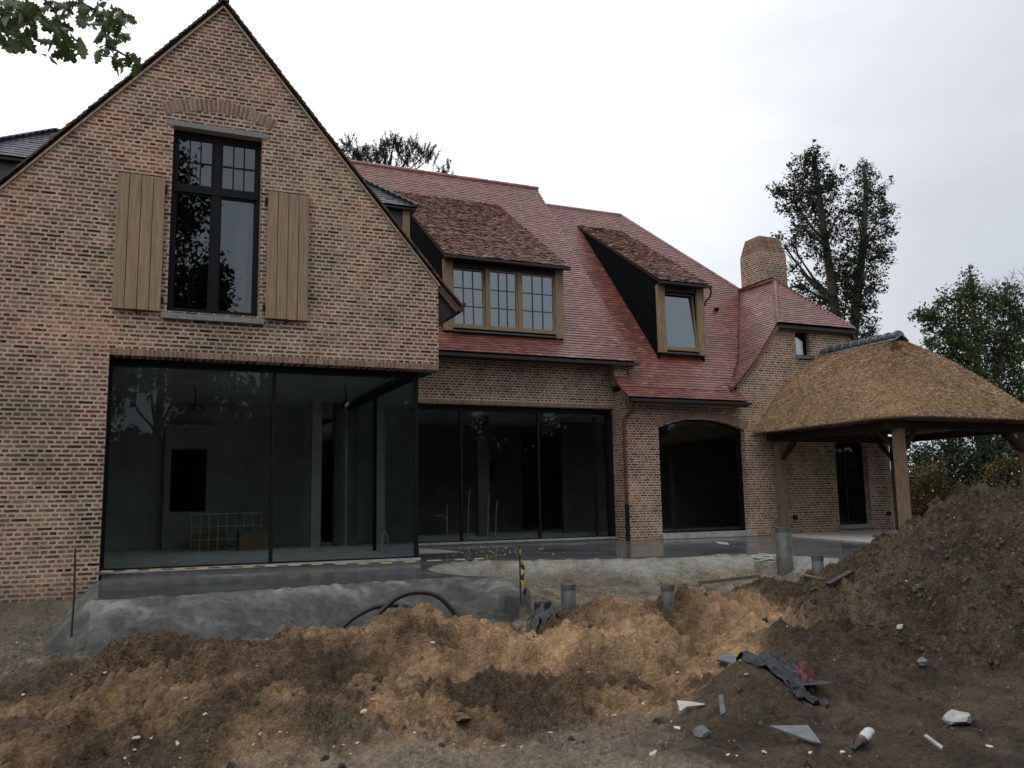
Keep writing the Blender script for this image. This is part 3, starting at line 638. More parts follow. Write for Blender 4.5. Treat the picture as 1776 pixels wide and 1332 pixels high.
# small upper window in the right wall
sw_ = MB().box(15.86, 15.89, 17.62, 17.68, 4.57, 5.21).box(16.30, 16.33, 17.62, 17.68, 4.57, 5.21).box(15.89, 16.30, 17.62, 17.68, 5.17, 5.21).box(15.89, 16.30, 17.62, 17.68, 4.57, 4.62).build('small_window', 'black_frame', H)
pane(15.89, 16.30, 17.66, 4.62, 5.17, sw_, 'glass_upper', .06)
MB().box(15.83, 16.40, 17.44, 17.62, 4.49, 4.568).build('window_sill', 'zinc', H)

# --- roofs
def BZ(y): return 10.52-1.157*(23.06-y)
def CZ(y): return 10.0-1.157*(23.0-y)
profB = [(17.56, 4.17), (17.95, 4.56), (18.4, 5.09), (23.0, 10.45)]
def B_xl(y, z): return 3.6
deckB = [(17.6, 4.12), (17.95, 4.50), (18.4, 5.03), (23.02, 10.40), (28.5, 4.1), (28.5, 3.9), (23.02, 10.2), (18.45, 4.85), (18.0, 4.3)]
rB = MB().prism([deckB], lambda a, b: (.3, a, b), lambda a, b: (10.97, a, b)).build('tiled_roof', 'verge_tile', H)
tile_rows(rows_x(profB, B_xl, lambda y, z: 11.01)).build('roof_tiles', 'roof_tile', rB)
def ridge(pts, r, par, mat='roof_tile', step=.33, name='ridge_tiles'):
    mb = MB()
    for p, q in zip(pts[:-1], pts[1:]):
        p, q = Vector(p), Vector(q); L_ = (q-p).length; d = (q-p)/L_; sd = d.cross(Vector((0, 0, 1))).normalized(); up = sd.cross(d)
        n = max(1, int(L_/step)); l = L_/n
        for i in range(n):
            a = p+d*l*i; b = p+d*(l*(i+1)+.01); k = len(mb.v); m = 7; rr = r*random.uniform(.97, 1.03)
            for c, s_ in ((a, rr), (b, rr*1.10)):
                for j in range(m):
                    t = math.radians(-15+210*j/(m-1)); mb.v.append(tuple(c+sd*math.cos(t)*s_+up*(math.sin(t)*s_*.8-.02)))
            for j in range(m-1): mb.f.append((k+j, k+j+1, k+m+j+1, k+m+j))
            mb.f.append(tuple(k+j for j in range(m))); mb.f.append(tuple(k+m+j for j in range(m))[::-1])
    return mb.build(name, mat, par)
ridge([(.3, 23.04, 10.47), (11.03, 23.04, 10.47)], .10, rB)
MB().prism([[(17.6, 4.0), (23.02, 10.3), (28.3, 4.2)]], lambda a, b: (10.80, a, b), lambda a, b: (10.93, a, b)).build('end_wall', 'brick', H)
MB().box(4.45, 11.02, 17.52, 17.60, 4.06, 4.125).box(4.45, 10.9, 17.60, 18.05, 4.09, 4.118).build('gutter', 'gutter_metal', H)
# lower roof
profC = [(17.08, 3.24), (17.45, 3.50), (17.8, 3.88), (18.3, 4.53), (18.8, 5.12), (22.95, 9.94)]
def C_xl(y, z): return 10.42 if y < 17.74 else (10.80 if y < 18.0 else 10.95)
def C_xr(y, z):
    if y < 17.46: return 13.90
    zz = CZ(max(y, 17.5))
    if y < 20.5: return 13.66+(zz-3.6)*.84 if zz < 5.3 else 15.09+(zz-5.3)*(16.62-15.09)/(7.1-5.3)
    return 13.94+(23-y)*1.07
def DZx(z):          # x of the right wing's left slope at height z
    P = [(13.66, 3.60), (13.91, 3.82), (14.5, 4.44), (15.20, 5.36), (16.5, 7.05)]
    return float(np.interp(z, [p[1] for p in P], [p[0] for p in P]))
def C_xr(y, z):
    if y < 17.48: return 13.90
    if y < 20.5: return DZx(max(z, 3.6))+.02
    return 13.94+(23-y)*1.07
rows = rows_x(profC, C_xl, C_xr)
# deck as strips
mb = MB(); ps = [(17.12, 3.19), (17.45, 3.44), (17.8, 3.82), (18.3, 4.47), (18.8, 5.06), (20.5, 7.03), (22.98, 9.90)]
for (y0, z0), (y1, z1) in zip(ps[:-1], ps[1:]):
    xa = [C_xl(y0+.001, z0), C_xl(y1-.001, z1)]; xb = [C_xr(y0+.001, z0+.06), C_xr(y1-.001, z1+.06)]; t = .10
    mb.add([(xa[0], y0, z0), (xb[0], y0, z0), (xb[1], y1, z1), (xa[1], y1, z1), (xa[0], y0, z0-t), (xb[0], y0, z0-t), (xb[1], y1, z1-t), (xa[1], y1, z1-t)], [(0,1,2,3),(7,6,5,4),(0,4,5,1),(1,5,6,2),(3,7,4,0)])
# hip and rear planes of the lower roof
mb.add([(13.94, 22.98, 9.90), (16.62, 20.5, 7.03), (19.0, 20.5, 4.4), (19.0, 28, 4.4), (10.9, 22.98, 9.90), (10.9, 28.3, 3.9), (19.0, 28.3, 3.9)], [(0, 1, 2, 3), (0, 3, 6, 5, 4)])
rC = mb.build('tiled_roof', 'verge_tile', H)
tile_rows(rows).build('roof_tiles', 'roof_tile', rC)
ridge([(11.0, 23.0, 9.95), (13.94, 23.0, 9.95)], .10, rC); ridge([(13.94, 23.0, 9.95), (16.62, 20.5, 7.08)], .085, rC, step=.25, name='hip_tiles')
MB().box(10.44, 13.93, 17.03, 17.12, 3.14, 3.205).box(10.6, 13.9, 17.12, 17.50, 3.16, 3.188).build('gutter', 'gutter_metal', H)
MB().box(13.64, 13.80, 17.42, 17.60, 3.56, 3.64).build('lead_flashing', 'lead', rC)
# right wing roof: left slope, right slope, half hip
RX = 16.47
profD = [(13.66, 3.60), (13.91, 3.82), (14.5, 4.44), (15.08, 5.20), (15.20, 5.36), (RX, 7.0)]
def Dy_front(x, z): return 17.42 if z < 5.36 else 17.34+(z-5.36)*1.5/1.64
def Dy_back(x, z): return 23-(10-max(z, 3.6))/1.157
sl = rows_y(profD, Dy_back, Dy_front, 1)
mb = MB()
for s_ in (1, -1):
    P = [(x if s_ > 0 else 2*RX-x, z) for x, z in profD]
    for (x0, z0), (x1, z1) in zip(P[:-1], P[1:]):
        q = [(x0, Dy_front(0, z0), z0-.05), (x0, Dy_back(0, z0)+.1, z0-.05), (x1, Dy_back(0, z1)+.1, z1-.05), (x1, Dy_front(0, z1), z1-.05)]
        mb.add(q+[(a, b, c-.08) for a, b, c in q], [(0,1,2,3),(7,6,5,4),(0,3,7,4)])
mb.add([(15.2, 17.38, 5.30), (17.74, 17.38, 5.30), (RX, 18.86, 6.95), (15.2, 17.38, 5.22), (17.74, 17.38, 5.22)], [(0, 1, 2), (0, 3, 4, 1)])
rD = mb.build('wing_roof', 'verge_tile', H)
tile_rows(sl).build('roof_tiles', 'roof_tile', rD)
tile_rows([((2*RX-b[0], b[1], b[2]), (2*RX-a[0], a[1], a[2]), (-u[0], 0, u[2]), (-n[0], 0, n[2])) for a, b, u, n in sl]).build('roof_tiles', 'roof_tile', rD)
hp = []
for y, z, dy, dz in prof_samples([(17.30, 5.38), (18.84, 7.0)], .10):
    t = min(1, max(0, (z-5.40)/1.62)); hp.append(((15.13+(RX-15.13)*t, y, z), (17.81-(17.81-RX)*t, y, z), (0, dy, dz), (0, -dz, dy)))
tile_rows(hp).build('hip_roof_tiles', 'roof_tile', rD)
ridge([(RX, 18.84, 7.02), (16.52, 20.5, 7.08)], .085, rD); ridge([(15.12, 17.30, 5.38), (RX, 18.84, 7.03)], .035, rD, step=.12, name='hip_tiles'); ridge([(17.82, 17.30, 5.38), (RX, 18.84, 7.03)], .035, rD, step=.12, name='hip_tiles')
MB().box(15.18, 17.78, 17.30, 17.36, 5.24, 5.32).box(15.2, 17.76, 17.36, 17.5, 5.275, 5.30).build('gutter', 'gutter_metal', H)
# front gable wing roof
profA = [(4.80, 4.07), (4.45, 4.44), (.94, 8.60)]
def Ayb(x, z): return 23.06-(10.52-z)/1.157
for s_ in (1, -1):
    P = [(x if s_ > 0 else 1.88-x, z) for x, z in profA]
    mb = MB()
    for (x0, z0), (x1, z1) in zip(P[:-1], P[1:]):
        q = [(x0, 13.03, z0-.05), (x0, Ayb(0, z0), z0-.05), (x1, Ayb(0, z1), z1-.05), (x1, 13.03, z1-.05)]
        mb.add(q+[(a, b, c-.06) for a, b, c in q], [(0,1,2,3),(7,6,5,4),(0,3,7,4),(0,4,5,1)])
    rA = mb.build('gable_roof', 'verge_tile', H)
    if s_ > 0: rr = rows_y(P, lambda x, z: 12.975+random.uniform(-.012, .012), Ayb, -1)
    else: rr = rows_y(P, lambda x, z: 12.975+random.uniform(-.012, .012), Ayb, 1)
    tile_rows(rr, th=.018).build('roof_tiles', 'verge_tile', rA)
ridge([(.94, 12.96, 8.60), (.94, 21.4, 8.60)], .085, rA, 'verge_tile')
# eave bracket, rafter end and gutter at the foot of the right rake
br = [(4.43,13.10,4.23), (4.66,13.10,4.07), (4.78,13.10,4.12), (4.91,13.10,4.15), (4.91,13.10,4.09), (4.84,13.10,4.01), (4.70,13.10,3.94), (4.57,13.10,3.85), (4.51,13.10,3.78), (4.42,13.10,3.70)]
MB().prism([[(p[0], p[2]) for p in br]], lambda a, b: (a, 13.10, b), lambda a, b: (a, 13.22, b)).build('eave_bracket', 'gutter_metal', H)
MB().beam((4.42, 13.12, 4.33), (4.74, 13.12, 3.98), .16, .06).build('rafter_end', 'weather_wood', H)
MB().box(4.70, 4.84, 13.05, 17.5, 3.98, 4.06).build('gutter', 'gutter_metal', H)

# --- dormers
def dormer(x0, x1, yf, zb, zt, ye, ze, slope, mainz, mull, bars, tilts, ovl, ovr):
    # find where the dormer roof meets the main slope
    y = ye
    while ze+slope*(y-ye) > mainz(y)+.02: y += .01
    yt, ztop = y, ze+slope*(y-ye)
    xa, xb = x0-ovl, x1+ovr
    d = MB().add([(xa, ye, ze-.03), (xb, ye, ze-.03), (xb, yt, ztop-.03), (xa, yt, ztop-.03), (xa, ye, ze-.08), (xb, ye, ze-.08), (xb, yt, ztop-.08), (xa, yt, ztop-.08)], [(0,1,2,3),(7,6,5,4),(0,4,5,1),(1,5,6,2),(3,7,4,0)]).build('dormer', 'gutter_metal', H)
    tile_rows(rows_x([(ye-.02, ze), (yt, ztop)], lambda y, z: xa, lambda y, z: xb, .095), .14, .095, jit=2.2).build('dormer_tiles', 'dormer_tile', d)
    for xx in (x0, x1-.05):
        pts = [(yf+.05, mainz(yf)-.3), (yt, ztop-.09), (yf+.05, ze+slope*(yf-ye)-.09)]
        MB().prism([pts], lambda a, b: (xx, a, b), lambda a, b: (xx+.05, a, b)).build('cheek', 'cheek', d)
    pw = .215
    MB().box(x0-.01, x0+pw, yf-.03, yf+.05, zb, zt).build('corner_post', 'oak', d); MB().box(x1-pw, x1+.01, yf-.03, yf+.05, zb-.02, zt).build('corner_post', 'oak', d)
    MB().box(x0+pw+.001, x1-pw-.001, yf-.01, yf+.05, zt-.14, zt+.02).build('head_board', 'gutter_metal', d)
    MB().box(x0, x1, ye+.04, yf, zt+.0, zt+.03).build('soffit', 'gutter_metal', d)
    a, b = x0+pw+.002, x1-pw-.002; edges = [a]+mull+[b]
    MB().box(a, b, yf-.03, yf+.05, zb+.07, zb+.13).build('bottom_rail', 'oak', d)
    MB().box(a, b, yf-.06, yf+.03, zb-.02, zb+.02).build('lead_apron', 'lead', d)
    for m_ in mull: MB().box(m_-.035, m_+.035, yf-.02, yf+.05, zb+.131, zt-.142).build('mullion', 'oak', d)
    for i, (p, q) in enumerate(zip(edges[:-1], edges[1:])):
        p += .036 if i else 0; q -= .036 if i < len(edges)-2 else 0; z0, z1 = zb+.132, zt-.143; tl = tilts[i]
        Mt = lambda x, yy, z: (x, yy+math.sin(tl)*(z-z0), z)
        f = MB(); fw = .05
        for X0, X1, Z0, Z1 in ((p+.002, p+fw, z0, z1), (q-fw, q-.002, z0, z1), (p+fw, q-fw, z0, z0+fw*.8), (p+fw, q-fw, z1-fw*.8, z1)):
            k = len(f.v); f.box(X0, X1, yf+.005, yf+.045, Z0, Z1); f.v[k:] = [Mt(*v) for v in f.v[k:]]
        f = f.build('sash', 'oak', d)
        a_ = (p+fw, q-fw, z0+fw*.8, z1-fw*.8)
        mesh('pane', [Mt(a_[0], yf+.03, a_[2]), Mt(a_[1], yf+.03, a_[2]), Mt(a_[1], yf+.03, a_[3]), Mt(a_[0], yf+.03, a_[3])], [(0,1,2,3)], 'glass_dormer', d)
        if bars:
            g = MB()
            for k2 in (1, 2):
                xx = a_[0]+(a_[1]-a_[0])*k2/3; zz = a_[2]+(a_[3]-a_[2])*k2/3
                g.box(xx-.010, xx+.010, yf+.012, yf+.027, a_[2], a_[3]); g.box(a_[0], a_[1], yf+.014, yf+.0265, zz-.010, zz+.010)
            g.v = [Mt(*v) for v in g.v]; g.build('glazing_bar', 'lead', d)
    return d, yt, ztop
mB = [(7.27,18.00,5.50)[0], (8.09,18.00,5.57)[0]]
dB, yt, zt_ = dormer(6.21, 9.24, 18.0, 4.72, 6.36, 17.75, 6.41, .69, BZ, mB, True, [.05, 0, 0], .03, .06)
MB().box(6.15, 9.32, 17.68, 17.76, 6.33, 6.39).build('gutter', 'gutter_metal', dB)
dC, yt, zt_ = dormer(12.0, 13.42, 18.12, 4.55, 6.30, 17.88, 6.36, .64, CZ, [], False, [.09], .03, .10)
MB().box(11.95, 13.52, 17.83, 17.89, 6.28, 6.335).build('gutter', 'gutter_metal', dC)
MB().tube([(13.5, 17.9, 6.29), (13.56, 17.95, 6.2), (13.55, 18.0, 6.08), (13.46, 18.06, 5.98), (13.45, 18.1, 5.85)], .025, 8).build('downpipe', 'gutter_metal', dC)

# slate dormers on the flanks of the gable wing
for s_ in (1, -1):
    mx_ = lambda x: x if s_ > 0 else 1.88-x
    xe, ze, xr, zr, y0, y1 = 4.62, 6.34, 3.75, 7.0, 14.85, 17.4
    ym = (y0+y1)/2
    A_, B_, C_, D_ = (mx_(xe), y0, ze), (mx_(xe), y1, ze), (mx_(1.3), y1, ze), (mx_(1.3), y0, ze)
    R1, R2 = (mx_(3.45), ym, 7.35), (mx_(1.3), ym, 7.35)
    dm = MB().add([A_, B_, R1, D_, R2, C_], [(0, 1, 2), (0, 2, 4, 3), (1, 5, 4, 2)]).build('slate_dormer', 'lead', H)
    n = 14; rws = []
    for k in range(n):
        t = k/n; P0 = Vector(A_).lerp(Vector(R1), t); P1 = Vector(D_).lerp(Vector(R2), t); up = (Vector(R1)-Vector(A_)); up.x = 0
        nn = Vector((0, -up.z, up.y)); rws.append((P0, P1, up, nn))
    g_ = (Vector((0, ym-y0, 7.35-ze)).length)/n
    tile_rows(rws, .20, g_, th=.008, jit=.6).build('slates', 'slate', dm)
    rws = []
    for k in range(n):
        t = k/n; P0 = Vector(B_).lerp(Vector(R1), t); P1 = Vector(A_).lerp(Vector(R1), t); up = Vector((mx_(3.45)-mx_(xe), 0, 7.35-ze)); rws.append((P0, P1, up, Vector((s_*abs(up.z), 0, abs(up.x)))))
    tile_rows(rws, .20, g_*1.1, th=.008, jit=.6).build('slates', 'slate', dm)
    MB().tube([Vector(q)+Vector((0, 0, .03)) for q in (A_, R1, B_)], .045, 8).tube([Vector(q)+Vector((0, 0, .03)) for q in (R1, R2)], .045, 8).build('lead_roll', 'lead', dm)
    x1_, x2_ = sorted((mx_(1.6), mx_(4.40))); MB().box(x1_, x2_, y0+.15, y1-.15, 4.4, ze-.03).build('lead_cheek', 'lead', dm)
    x1_, x2_ = sorted((mx_(4.36), mx_(4.50))); MB().box(x1_, x2_, y0+.10, y0+.24, 4.3, ze-.03).build('corner_post', 'oak', dm)
    x1_, x2_ = sorted((mx_(1.4), mx_(4.60))); MB().box(x1_, x2_, y0+.02, y1-.02, ze-.05, ze-.012).build('soffit', 'gutter_metal', dm)

# --- chimney
cx0, cx1, cy0, cy1 = 16.62, 17.62, 19.62, 20.50
ch = MB().box(cx0, cx1, cy0, cy1, 6.0, 8.10).build('chimney', 'brick', H)
mb = MB()
def frust(z, t): k = .075*t; return [(cx0+k, cy0+k, z), (cx1-k, cy0+k, z), (cx1-k, cy1-k, z), (cx0+k, cy1-k, z)]
lo, hi = frust(8.10, 0), frust(8.62, 1.6)
MB().add([(a+(.03 if a < 17 else -.03), b+(.03 if b < 20 else -.03), c) for a, b, c in lo+hi], [(0,1,5,4),(1,2,6,5),(2,3,7,6),(3,0,4,7),(4,5,6,7)]).build('cap_core', 'mortar', ch)
for i in range(4):
    a, b, c, d = Vector(lo[i]), Vector(lo[(i+1) % 4]), Vector(hi[(i+1) % 4]), Vector(hi[i]); n = 15 if i % 2 == 0 else 13
    for k in range(n):
        for r, (s0, s1) in enumerate(((0, .325), (.345, .66), (.68, 1.0))):
            t0, t1 = (k+.10)/n, (k+.90)/n
            p = [a.lerp(d, s0).lerp(b.lerp(c, s0), t0), a.lerp(d, s0).lerp(b.lerp(c, s0), t1), a.lerp(d, s1).lerp(b.lerp(c, s1), t1), a.lerp(d, s1).lerp(b.lerp(c, s1), t0)]
            nn = (p[1]-p[0]).cross(p[3]-p[0]).normalized()*(-1); q = [v+nn*.05 for v in p]; mb.add(p+q, [(0,1,2,3),(7,6,5,4),(0,4,5,1),(1,5,6,2),(2,6,7,3),(3,7,4,0)])
mb.build('cap_bricks', 'soldier_brick', ch)
# --- downpipe at the corner of the lower wing
MB().tube([(10.62, 17.08, 3.10), (10.62, 17.12, 3.0), (10.52, 17.42, 2.80), (10.49, 17.45, 2.70), (10.49, 17.45, .75)], .042, 12).build('downpipe', 'copper_pipe', H)
MB().tube([(10.49, 17.45, .76), (10.49, 17.45, -.08)], .05, 12).build('pipe_shoe', 'black_frame', H)
y_ = 17.6
while (ray0(1242, 536)*(y_/ray0(1242, 536).y)).z+CAMH > CZ(y_)+.06: y_ += .01
q_ = ray0(1242, 536)*(y_/ray0(1242, 536).y)
MB().box(q_.x-.06, q_.x+.06, y_-.05, y_+.02, CZ(y_)+.02, CZ(y_)+.09).tube([(q_.x, y_-.03, CZ(y_)), (q_.x+.02, y_-.10, CZ(y_)+.08)], .02, 6).build('vent_cap', 'cheek', rC)
# vents in the wall under the pavilion, bolt hole in the roof
for px in ((15.46,17.50,0.35), (18.68,17.50,0.38)):
    MB().tube([(px[0], 17.44, px[2]), (px[0], 17.52, px[2])], .06, 12).build('wall_socket', 'black_frame', H)

# --- inside the ground floor
MB().box(-2.24, 4.08, Yg+.06, 18.3, -.3, -.004).box(-2.24, 10.57, 18.301, 27.8, -.3, -.004).build('interior_floor', 'screed', H)
MB().box(10.83, 18.64, 17.70, 27.8, -.3, -.004).build('interior_floor', 'screed', H)
MB().box(-2.24, 4.08, Yg+.06, 27.8, 3.03, 3.20).box(4.41, 10.8, 18.32, 27.8, 3.10, 3.25).box(10.84, 18.6, 17.77, 27.8, 3.06, 3.22).build('ceiling', 'plaster', H)
bw = [(-2.24, 0), (4.6, 0), (4.6, 3.1), (-2.24, 3.1)]
o1 = [(0.65,19.60,0.77), (1.36,19.60,0.78), (1.35,19.60,2.08), (0.65,19.60,2.09)]
o2 = [(3.83,19.60,0.09), (4.36,19.60,0.10), (4.37,19.60,2.81), (3.81,19.60,2.81)]
wallY([bw, [(o1[0][0], o1[0][2]), (o1[1][0], o1[0][2]), (o1[1][0], o1[2][2]), (o1[0][0], o1[2][2])], [(o2[0][0], .03), (o2[1][0], .03), (o2[1][0], o2[2][2]), (o2[0][0], o2[2][2])]], 19.6, 19.75).build('interior_wall', 'plaster', H)
MB().box(o1[0][0]-.15, o1[1][0]+.4, 19.45, 19.599, 0.0, (1.00,19.60,2.72)[2]).v
MB().box((0.57,19.45,1.82)[0]-.05, o1[0][0]-.001, 19.42, 19.599, .0, 2.6).box(o1[1][0]+.001, (1.44,19.45,1.83)[0], 19.42, 19.599, .0, 2.6).box(o1[0][0], o1[1][0], 19.42, 19.599, .0, o1[0][2]-.01).box(o1[0][0], o1[1][0], 19.42, 19.599, o1[2][2]+.01, 2.6).build('chimney_breast', 'plaster', H)
xp = (3.42,18.20,1.77)[0]; MB().box(xp-.09, xp+.09, 18.1, 18.3, 0, 3.03).build('interior_post', 'plaster', H)
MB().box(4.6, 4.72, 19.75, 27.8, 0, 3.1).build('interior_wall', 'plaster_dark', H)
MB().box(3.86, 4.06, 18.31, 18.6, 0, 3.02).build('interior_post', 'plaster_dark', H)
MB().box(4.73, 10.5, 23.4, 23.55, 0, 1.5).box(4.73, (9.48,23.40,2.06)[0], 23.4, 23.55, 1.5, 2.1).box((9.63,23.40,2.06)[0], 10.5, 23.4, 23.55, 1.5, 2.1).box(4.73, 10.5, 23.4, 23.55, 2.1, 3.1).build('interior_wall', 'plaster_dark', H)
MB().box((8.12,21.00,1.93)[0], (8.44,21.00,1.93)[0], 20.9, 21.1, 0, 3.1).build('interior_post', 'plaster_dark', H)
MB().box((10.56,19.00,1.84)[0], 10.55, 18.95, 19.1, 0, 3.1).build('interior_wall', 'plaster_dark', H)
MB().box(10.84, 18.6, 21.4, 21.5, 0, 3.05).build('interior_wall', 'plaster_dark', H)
# pendant rods under the ceiling
for px, py in ((338, 690), (598, 690)):
    p = (0.91,16.50,2.72) if px == 338 else (3.41,15.40,2.77)
    y_ = 16.5 if px == 338 else 15.4
    mb = MB().tube([(p[0], y_, 3.02), (p[0]+.02, y_, 2.75), (p[0]-.04, y_+.03, 2.6)], .012, 6)
    for k in range(4): a = k*1.7; mb.tube([(p[0], y_, 2.72), (p[0]+.14*math.cos(a), y_+.1*math.sin(a), 2.64-.03*k), (p[0]+.2*math.cos(a+.3), y_, 2.56)], .007, 5)
    mb.build('ceiling_cable', 'black_frame', H)

# ================================================================== PAVILION
PV = empty('thatched_pavilion', (16.75, 15.2, 0), 'open timber pavilion with a thick straw thatched hip roof beside the house', 'pavilion')
EX0, EX1, EY0, EY1 = 14.27, 19.22, 12.84, 17.46
def ring_pt(t, ins_, z):
    # eave ring: U shape from the wall on the left, round the front, back to the wall on the right
    x0, x1, y0, r = EX0+ins_, EX1-ins_, EY0+ins_, .75
    segs = [((x0, EY1), (x0, y0+r)), ('c', (x0+r, y0+r), math.pi, 1.5*math.pi), ((x0+r, y0), (x1-r, y0)), ('c', (x1-r, y0+r), 1.5*math.pi, 2*math.pi), ((x1, y0+r), (x1, EY1))]
    ln = [math.dist(s[0], s[1]) if s[0] != 'c' else r*math.pi/2 for s in segs]; tot = sum(ln); d = t*tot
    for s, l in zip(segs, ln):
        if d <= l or s is segs[-1]:
            k = min(1, d/l)
            if s[0] != 'c': return (s[0][0]+(s[1][0]-s[0][0])*k, s[0][1]+(s[1][1]-s[0][1])*k, z)
            a = s[2]+(s[3]-s[2])*k; return (s[1][0]+r*math.cos(a), s[1][1]+r*math.sin(a), z)
        d -= l
RY0, RY1, RZ = 15.05, 17.46, 4.60
def thatch_pt(t, s):
    e = Vector(ring_pt(t, 0, 2.50)); x, y = e.x, e.y
    # matching point on the ridge
    ry = min(max(y+(0 if y > RY0 else 0), RY0), RY1)
    if y < RY0+1.6: ry = RY0+(max(y-13.4, 0))/(RY0+1.6-13.4)*1.6*.9
    ry = min(max(ry, RY0), RY1)
    if y > EY1-.01: ry = RY1
    rx = 16.72+(.10 if x > 16.72 else -.10)*min(1, abs(x-16.72))
    p = e.lerp(Vector((rx, ry, RZ)), s); out = Vector((x-16.72, y-15.6, 0)).normalized() if y < 15.6 else Vector((1 if x > 16.72 else -1, 0, 0))
    hf = math.exp(-((y-EY0-.3)/.55)**2)*math.exp(-((min(x-EX0, EX1-x)-.3)/.6)**2); p += Vector((0, 0, 1))*(.19-.10*hf)*math.sin(math.pi*s)+out*(.10-.12*hf)*math.sin(math.pi*s)
    return p
NT, NS = 96, 30
vs = []; fs = []
for i in range(NT+1):
    t = i/NT
    colp = [Vector(ring_pt(t, .42, 2.58)), Vector(ring_pt(t, .22, 2.51)), Vector(ring_pt(t, .07, 2.455)), Vector(ring_pt(t, .0, 2.46))]+[thatch_pt(t, s/NS) for s in range(NS+1)]
    for k, p in enumerate(colp):
        n_ = .022*math.sin(p.x*9+p.y*7)*math.sin(p.z*8+p.y*3)
        vs.append((p.x, p.y, p.z+n_*(k > 3)))
NC = NS+5
for i in range(NT):
    for j in range(NC-1): a = i*NC+j; fs.append((a, a+1, a+NC+1, a+NC))
th = mesh('thatch_roof', vs, fs, 'thatch_base', PV, True)
inn = MB().add([(EX0+.40, EY0+.40, 2.52), (EX1-.40, EY0+.40, 2.52), (EX1-.40, EY1, 2.52), (EX0+.40, EY1, 2.52), (16.7, RY0, 4.1), (16.7, RY1, 4.1)], [(0,1,4),(1,2,5,4),(3,0,4,5)]).build('roof_boards', 'weather_wood', PV)
# cut straw ends standing out of the thatch
n = 52000; T_ = rng.random(n); S_ = rng.random(n)**1.15
P_ = np.empty((n, 3)); D_ = np.empty((n, 3)); tab = {}
G = np.array([[thatch_pt(i/240, j/40) for j in range(41)] for i in range(241)])
ii = T_*239.999; jj = S_*39.999; i0 = ii.astype(int); j0 = jj.astype(int); fi = (ii-i0)[:, None]; fj = (jj-j0)[:, None]
P_ = G[i0, j0]*(1-fi)*(1-fj)+G[i0+1, j0]*fi*(1-fj)+G[i0, j0+1]*(1-fi)*fj+G[i0+1, j0+1]*fi*fj
dn = G[i0, j0]-G[i0, np.minimum(j0+1, 40)]; dn /= np.linalg.norm(dn, axis=1)[:, None]+1e-9
ta = G[np.minimum(i0+1, 240), j0]-G[i0, j0]; ta /= np.linalg.norm(ta, axis=1)[:, None]+1e-9
nm = np.cross(ta, -dn); nm *= np.where((nm[:, 2] < 0), -1, 1)[:, None]; nm /= np.linalg.norm(nm, axis=1)[:, None]+1e-9
P_ = P_+nm*.006
# include the eave lip
lip = rng.random(n) < .10
dirv = dn*1.0+nm*rng.uniform(.15, .75, (n, 1))+ta*rng.normal(0, .26, (n, 1)); dirv /= np.linalg.norm(dirv, axis=1)[:, None]
ln = rng.uniform(.035, .085, (n, 1)); wd = rng.uniform(.003, .006, (n, 1)); sdv = np.cross(dirv, rng.normal(0, 1, (n, 3))); sdv /= np.linalg.norm(sdv, axis=1)[:, None]
P_[lip] -= nm[lip]*0
q = np.stack([P_-sdv*wd, P_+sdv*wd, P_+dirv*ln+sdv*wd*.6, P_+dirv*ln-sdv*wd*.6], 1)
def quads(name, q, mat, parent=None, smooth=False):
    m = len(q); me = bpy.data.meshes.new(name); me.vertices.add(m*4); me.vertices.foreach_set('co', q.astype(np.float32).ravel())
    me.loops.add(m*4); me.loops.foreach_set('vertex_index', np.arange(m*4, dtype=np.int32))
    me.polygons.add(m); me.polygons.foreach_set('loop_start', np.arange(0, m*4, 4, dtype=np.int32)); me.polygons.foreach_set('loop_total', np.full(m, 4, np.int32))
    me.update(calc_edges=True); return link(name, me, mat, parent)
quads('straw', q, 'straw', th)
# ridge: zinc flashing and half round glazed tiles
MB().prism([[(-.22, -.10), (0, .06), (.22, -.10), (.22, -.13), (0, .02), (-.22, -.13)]], lambda a, b: (16.72+a, RY0-.22, RZ+.06+b), lambda a, b: (16.72+a, RY1-.02, RZ+.06+b)).build('ridge_flashing', 'zinc', PV)
k = 0; y_ = RY1-.05
nrt = 9; st = (RY1-.05-(RY0-.16))/nrt
for i in range(nrt):
    ya = RY0-.16+i*st; mb = MB(); m = 12
    for yy, rr in ((ya, .165), (ya+.02, .185), (ya+.07, .185), (ya+.085, .158), (ya+st*1.04, .150)):
        for j in range(m+1): a = math.pi*j/m; mb.v.append((16.72+math.cos(a)*rr, yy, RZ+.03+math.sin(a)*rr*.95))
    for r in range(4):
        for j in range(m): a = r*(m+1)+j; mb.f.append((a, a+1, a+m+2, a+m+1))
    if i == 0: mb.f.append(tuple(range(m+1)))
    mb.build('ridge_tile', 'glazed_tile', PV, True)
# timber frame
def post(x, y, name='post'): return MB().box(x-.092, x+.092, y-.092, y+.092, -.06, 2.26).build(name, 'oak_post', PV)
PX0, PX1, PY0, PY1 = 14.86, 18.80, 13.48, 17.22
for x in (PX0, PX1):
    for y in (PY0, PY1): post(x, y)
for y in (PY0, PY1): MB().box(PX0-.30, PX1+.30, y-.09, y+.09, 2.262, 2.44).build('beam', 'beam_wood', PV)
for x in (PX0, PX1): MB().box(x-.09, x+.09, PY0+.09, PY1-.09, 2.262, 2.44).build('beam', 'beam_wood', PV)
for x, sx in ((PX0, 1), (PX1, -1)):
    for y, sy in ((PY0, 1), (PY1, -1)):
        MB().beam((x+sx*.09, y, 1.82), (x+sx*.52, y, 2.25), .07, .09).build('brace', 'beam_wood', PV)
        MB().beam((x, y+sy*.09, 1.82), (x, y+sy*.52, 2.25), .07, .09, (1, 0, 0)).build('brace', 'beam_wood', PV)

